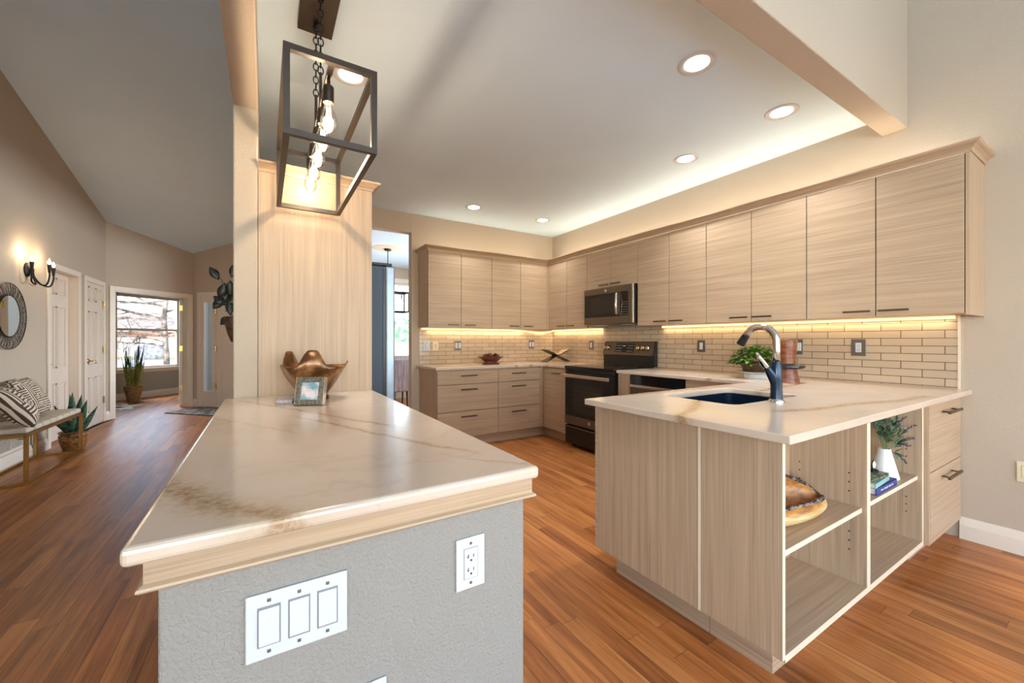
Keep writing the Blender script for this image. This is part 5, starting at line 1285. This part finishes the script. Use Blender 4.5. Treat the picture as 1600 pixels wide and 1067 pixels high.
# ------------------------------------------------------------------ dining room beyond the opening
md_ = MB().lathe((1.74, 6.75, KC), [(.0, -.012), (.10, -.016), (.14, -.010), (.22, -.012), (.25, -.004), (.26, 0)], 48, False).build('ceiling_medallion', M['white'], origin=(1.74, 6.75, KC), smooth=True)
tag(md_, 'white round ceiling medallion above the dining lantern', 'medallion')
ch = thing('dining_lantern', 'black open box lantern hanging in the dining room', 'pendant light', (1.74, 6.75, 1.68))
MB().lathe((1.74, 6.75, 2.70), [(0, 0), (.05, 0), (.062, .02), (.05, .024)], 24).build('canopy', M['blackiron'], ch, auto=True)
MB().cyl((1.74, 6.75, 2.02), (1.74, 6.75, 2.70), .007, seg=8).build('rod', M['blackiron'], ch)
m = MB(); ax0, ax1, ay0, ay1, az0, az1 = 1.43, 2.05, 6.62, 6.88, 1.69, 2.01; h_ = .011
for y in (ay0, ay1):
    for z in (az0, az1): m.tube([(ax0, y, z), (ax1, y, z)], h_, square=True)
    for x in (ax0, ax1): m.tube([(x, y, az0), (x, y, az1)], h_, square=True)
for x in (ax0, ax1):
    for z in (az0, az1): m.tube([(x, ay0, z), (x, ay1, z)], h_, square=True)
m.tube([(ax0, 6.75, az1), (ax1, 6.75, az1)], h_, square=True)
m.build('box_frame', M['blackiron'], ch)
for x in (1.5, 1.74, 1.97):
    MB().lathe((x, 6.75, 1.80), [(0, 0), (.02, .02), (.024, .045), (.012, .09), (0, .1)], 14, False).build('bulb', M['candle'], ch, smooth=True)
    MB().cyl((x, 6.75, 1.90), (x, 6.75, 2.0), .01, seg=10).build('socket', M['blackiron'], ch)
pl = bpy.data.lights.new('lantern_glow', 'POINT'); pl.energy = 5; pl.color = (1, .85, .68); pl.shadow_soft_size = .12
po = bpy.data.objects.new('lantern_glow', pl); COL.objects.link(po); po.parent = ch; po.location = (.0, 0, .16)
dc = thing('dining_chair', 'taupe ribbed upholstered dining chair seen beyond the refrigerator', 'chair', (2.0, 6.62, 0), math.radians(4))
m = MB(True)
m.poly([(-.25, -.0, .36), (.25, 0, .36), (.26, -.03, .84), (.22, -.04, .90), (-.22, -.04, .90), (-.26, -.03, .84)], (0, .08, 0)); m.build('backrest', M['chair'], dc, bev=.02)
MB(True).box(-.25, .25, .05, .53, .36, .48, .03).build('seat', M['chair'], dc)
for x in (-.21, .21):
    for y in (.03, .49): MB(True).cyl((x, y, .38), (x * 1.04, y, 0), .02, .013, 10).build('leg', M['blackstone'], dc)
dc3 = copy_tree(dc); dc3.location = (2.45, 8.18, 0); dc3.rotation_euler = (0, 0, PI + .05); dc3['label'] = 'taupe dining chair by the dining room window'
dt = thing('dining_table', 'dark dining table beyond the kitchen opening', 'table', (1.9, 7.35, 0))
MB().box(1.0, 2.6, 7.18, 7.62, .71, .75, .006).build('tabletop', M['blackstone'], dt)
for x in (1.1, 2.5):
    for y in (7.24, 7.56): MB().box(x - .03, x + .03, y - .03, y + .03, 0, .71).build('leg', M['blackstone'], dt)
# dining ceiling is lit by the far window and the added side lamp

# ------------------------------------------------------------------ outdoors
gd = MB(); gd.box(-60, 60, 8.7, 130, -.42, -.40); struct(gd.build('ground', M['lawn']), 'pale dormant lawn outside')
struct(MB().prism([(-16, 20), (4, 20), (2, 44), (-14, 44)], -.40, -.38).build('driveway', M['concrete']))
hs = thing('neighbour_house', 'tan roofed house with white garage across the street', 'house', (-11.0, 56, -.4))
MB(True).box(-5.2, 5.2, 0, 9, 0, 2.75).build('wall', M['stucco'], hs)
m = MB(True); v = [m.bm.verts.new(p) for p in ((-5.9, -.7, 2.75), (5.9, -.7, 2.75), (5.9, 9.7, 2.75), (-5.9, 9.7, 2.75), (-.9, 4.5, 4.8), (.9, 4.5, 4.8))]
for f in ((0, 1, 5, 4), (1, 2, 5), (2, 3, 4, 5), (3, 0, 4), (3, 2, 1, 0)): m.bm.faces.new([v[i] for i in f])
m.build('roof', M['roofs'], hs)
MB(True).box(-6.0, 6.0, -.78, -.68, 2.5, 2.78).build('fascia', M['stucco'], hs)
MB(True).box(-5.25, 5.25, -.06, 0, 2.0, 2.5).build('brick_band', M['brick'], hs)
MB(True).box(3.0, 5.3, -.25, 0, 0, 2.5).build('brick_pier', M['brick'], hs)
MB(True).box(-4.5, 2.4, -.1, -.02, 0, 1.95).build('garage_door', M['stucco'], hs)
rk = MB().ball((-8.1, 45, .1), 1.0, 20, 12, (1.15, .8, .85)).build('boulder', M['rock'], origin=(-8.1, 45, -.4), smooth=True); tag(rk, 'rounded grey boulder outside on the far lawn', 'rock')
tr = thing('bare_tree', 'leafless branching tree outside the office window', 'tree', (-2.9, 18.4, -.4))
trunk, br = MB(), MB(); rnd = random.Random(3)
trunk.tube([(-2.9, 18.4, -.4), (-2.95, 18.4, .8), (-3.0, 18.35, 2.0), (-2.85, 18.3, 3.4), (-2.6, 18.3, 5.0)], [.10, .085, .075, .06, .04], 10)
def branch(p, d, L, r, dep):
    P_ = [Vector(p)]; d = Vector(d).normalized(); n = 5
    for i in range(n):
        d = (d + Vector((rnd.uniform(-.28, .28), rnd.uniform(-.2, .2), rnd.uniform(-.25, .22)))).normalized(); P_.append(P_[-1] + d * (L / n))
    br.tube(P_, [r * (1 - .75 * i / n) for i in range(n + 1)], 5)
    if dep > 0:
        for k in range(4):
            i = rnd.randint(1, n); branch(P_[i], d + Vector((rnd.uniform(-.8, .8), rnd.uniform(-.4, .4), rnd.uniform(-.7, .6))), L * .55, r * .5, dep - 1)
for z, d, L, r in ((1.15, (-1, .1, .5), 2.0, .03), (2.6, (-1, .0, -.2), 2.2, .035), (2.0, (-1, .0, .1), 2.3, .04), (1.4, (-1, -.1, .35), 2.1, .035), (1.0, (-1, 0, .15), 1.7, .035), (1.5, (-1, .1, -.1), 1.8, .035), (1.9, (-1, -.1, .5), 2.4, .055), (2.4, (-1, 0, .25), 2.2, .05), (2.8, (-.8, 0, .6), 2.0, .05), (1.3, (.8, 0, .3), 1.2, .04), (1.7, (-1, .0, -.45), 1.5, .03), (2.2, (1, 0, .5), 1.2, .04), (3.2, (-.9, .1, .3), 2.0, .045)):
    branch((-2.97, 18.35, z), d, L, r * 1.25, 3)
trunk.build('trunk', M['treebark'], tr, smooth=True); br.build('branches', M['treebark'], tr)
hd = MB().box(-.3, 12, 16.6, 16.8, -.4, 1.15).build('garden_fence', M['fence'], origin=(4, 16.7, -.4)); tag(hd, 'pink beige fence outside the dining room window', 'fence')
hg = MB()
for i in range(12): hg.ball((.8 + i * .9, 18.2 + .2 * math.sin(i * 2), .85 + .2 * math.sin(i * 1.7)), .8, 12, 8, (1, .9, 1.56))
hg = hg.build('garden_hedge', M['hedge'], origin=(4, 18.2, -.4), smooth=True); tag(hg, 'green hedge outside above the fence beyond the dining window', 'hedge', kind='stuff')
pc = MB().obox(O, Bb, A, (.1, .22), (1.5, 1.62), -.4, 2.8).build('porch_post', M['stucco'], origin=(pb(.16, 1.5)[0], pb(.16, 1.5)[1], -.4)); tag(pc, 'white porch post outside the sidelight', 'post')
struct(MB().obox(O, Bb, A, (-.3, 2.5), (.14, 2.4), -.4, -.05).build('porch_floor', M['concrete']))
rl = MB(); rl.obox(O, Bb, A, (.22, 2.4), (1.52, 1.58), .78, .83); rl.obox(O, Bb, A, (.22, 2.4), (1.52, 1.58), .05, .1)
for i in range(12): rl.obox(O, Bb, A, (.3 + .17 * i, .33 + .17 * i), (1.54, 1.57), .1, .78)
rl = rl.build('porch_railing', M['blackiron'], origin=(pb(1.2, 1.55)[0], pb(1.2, 1.55)[1], -.05)); tag(rl, 'dark porch railing glimpsed through the sidelight', 'railing')
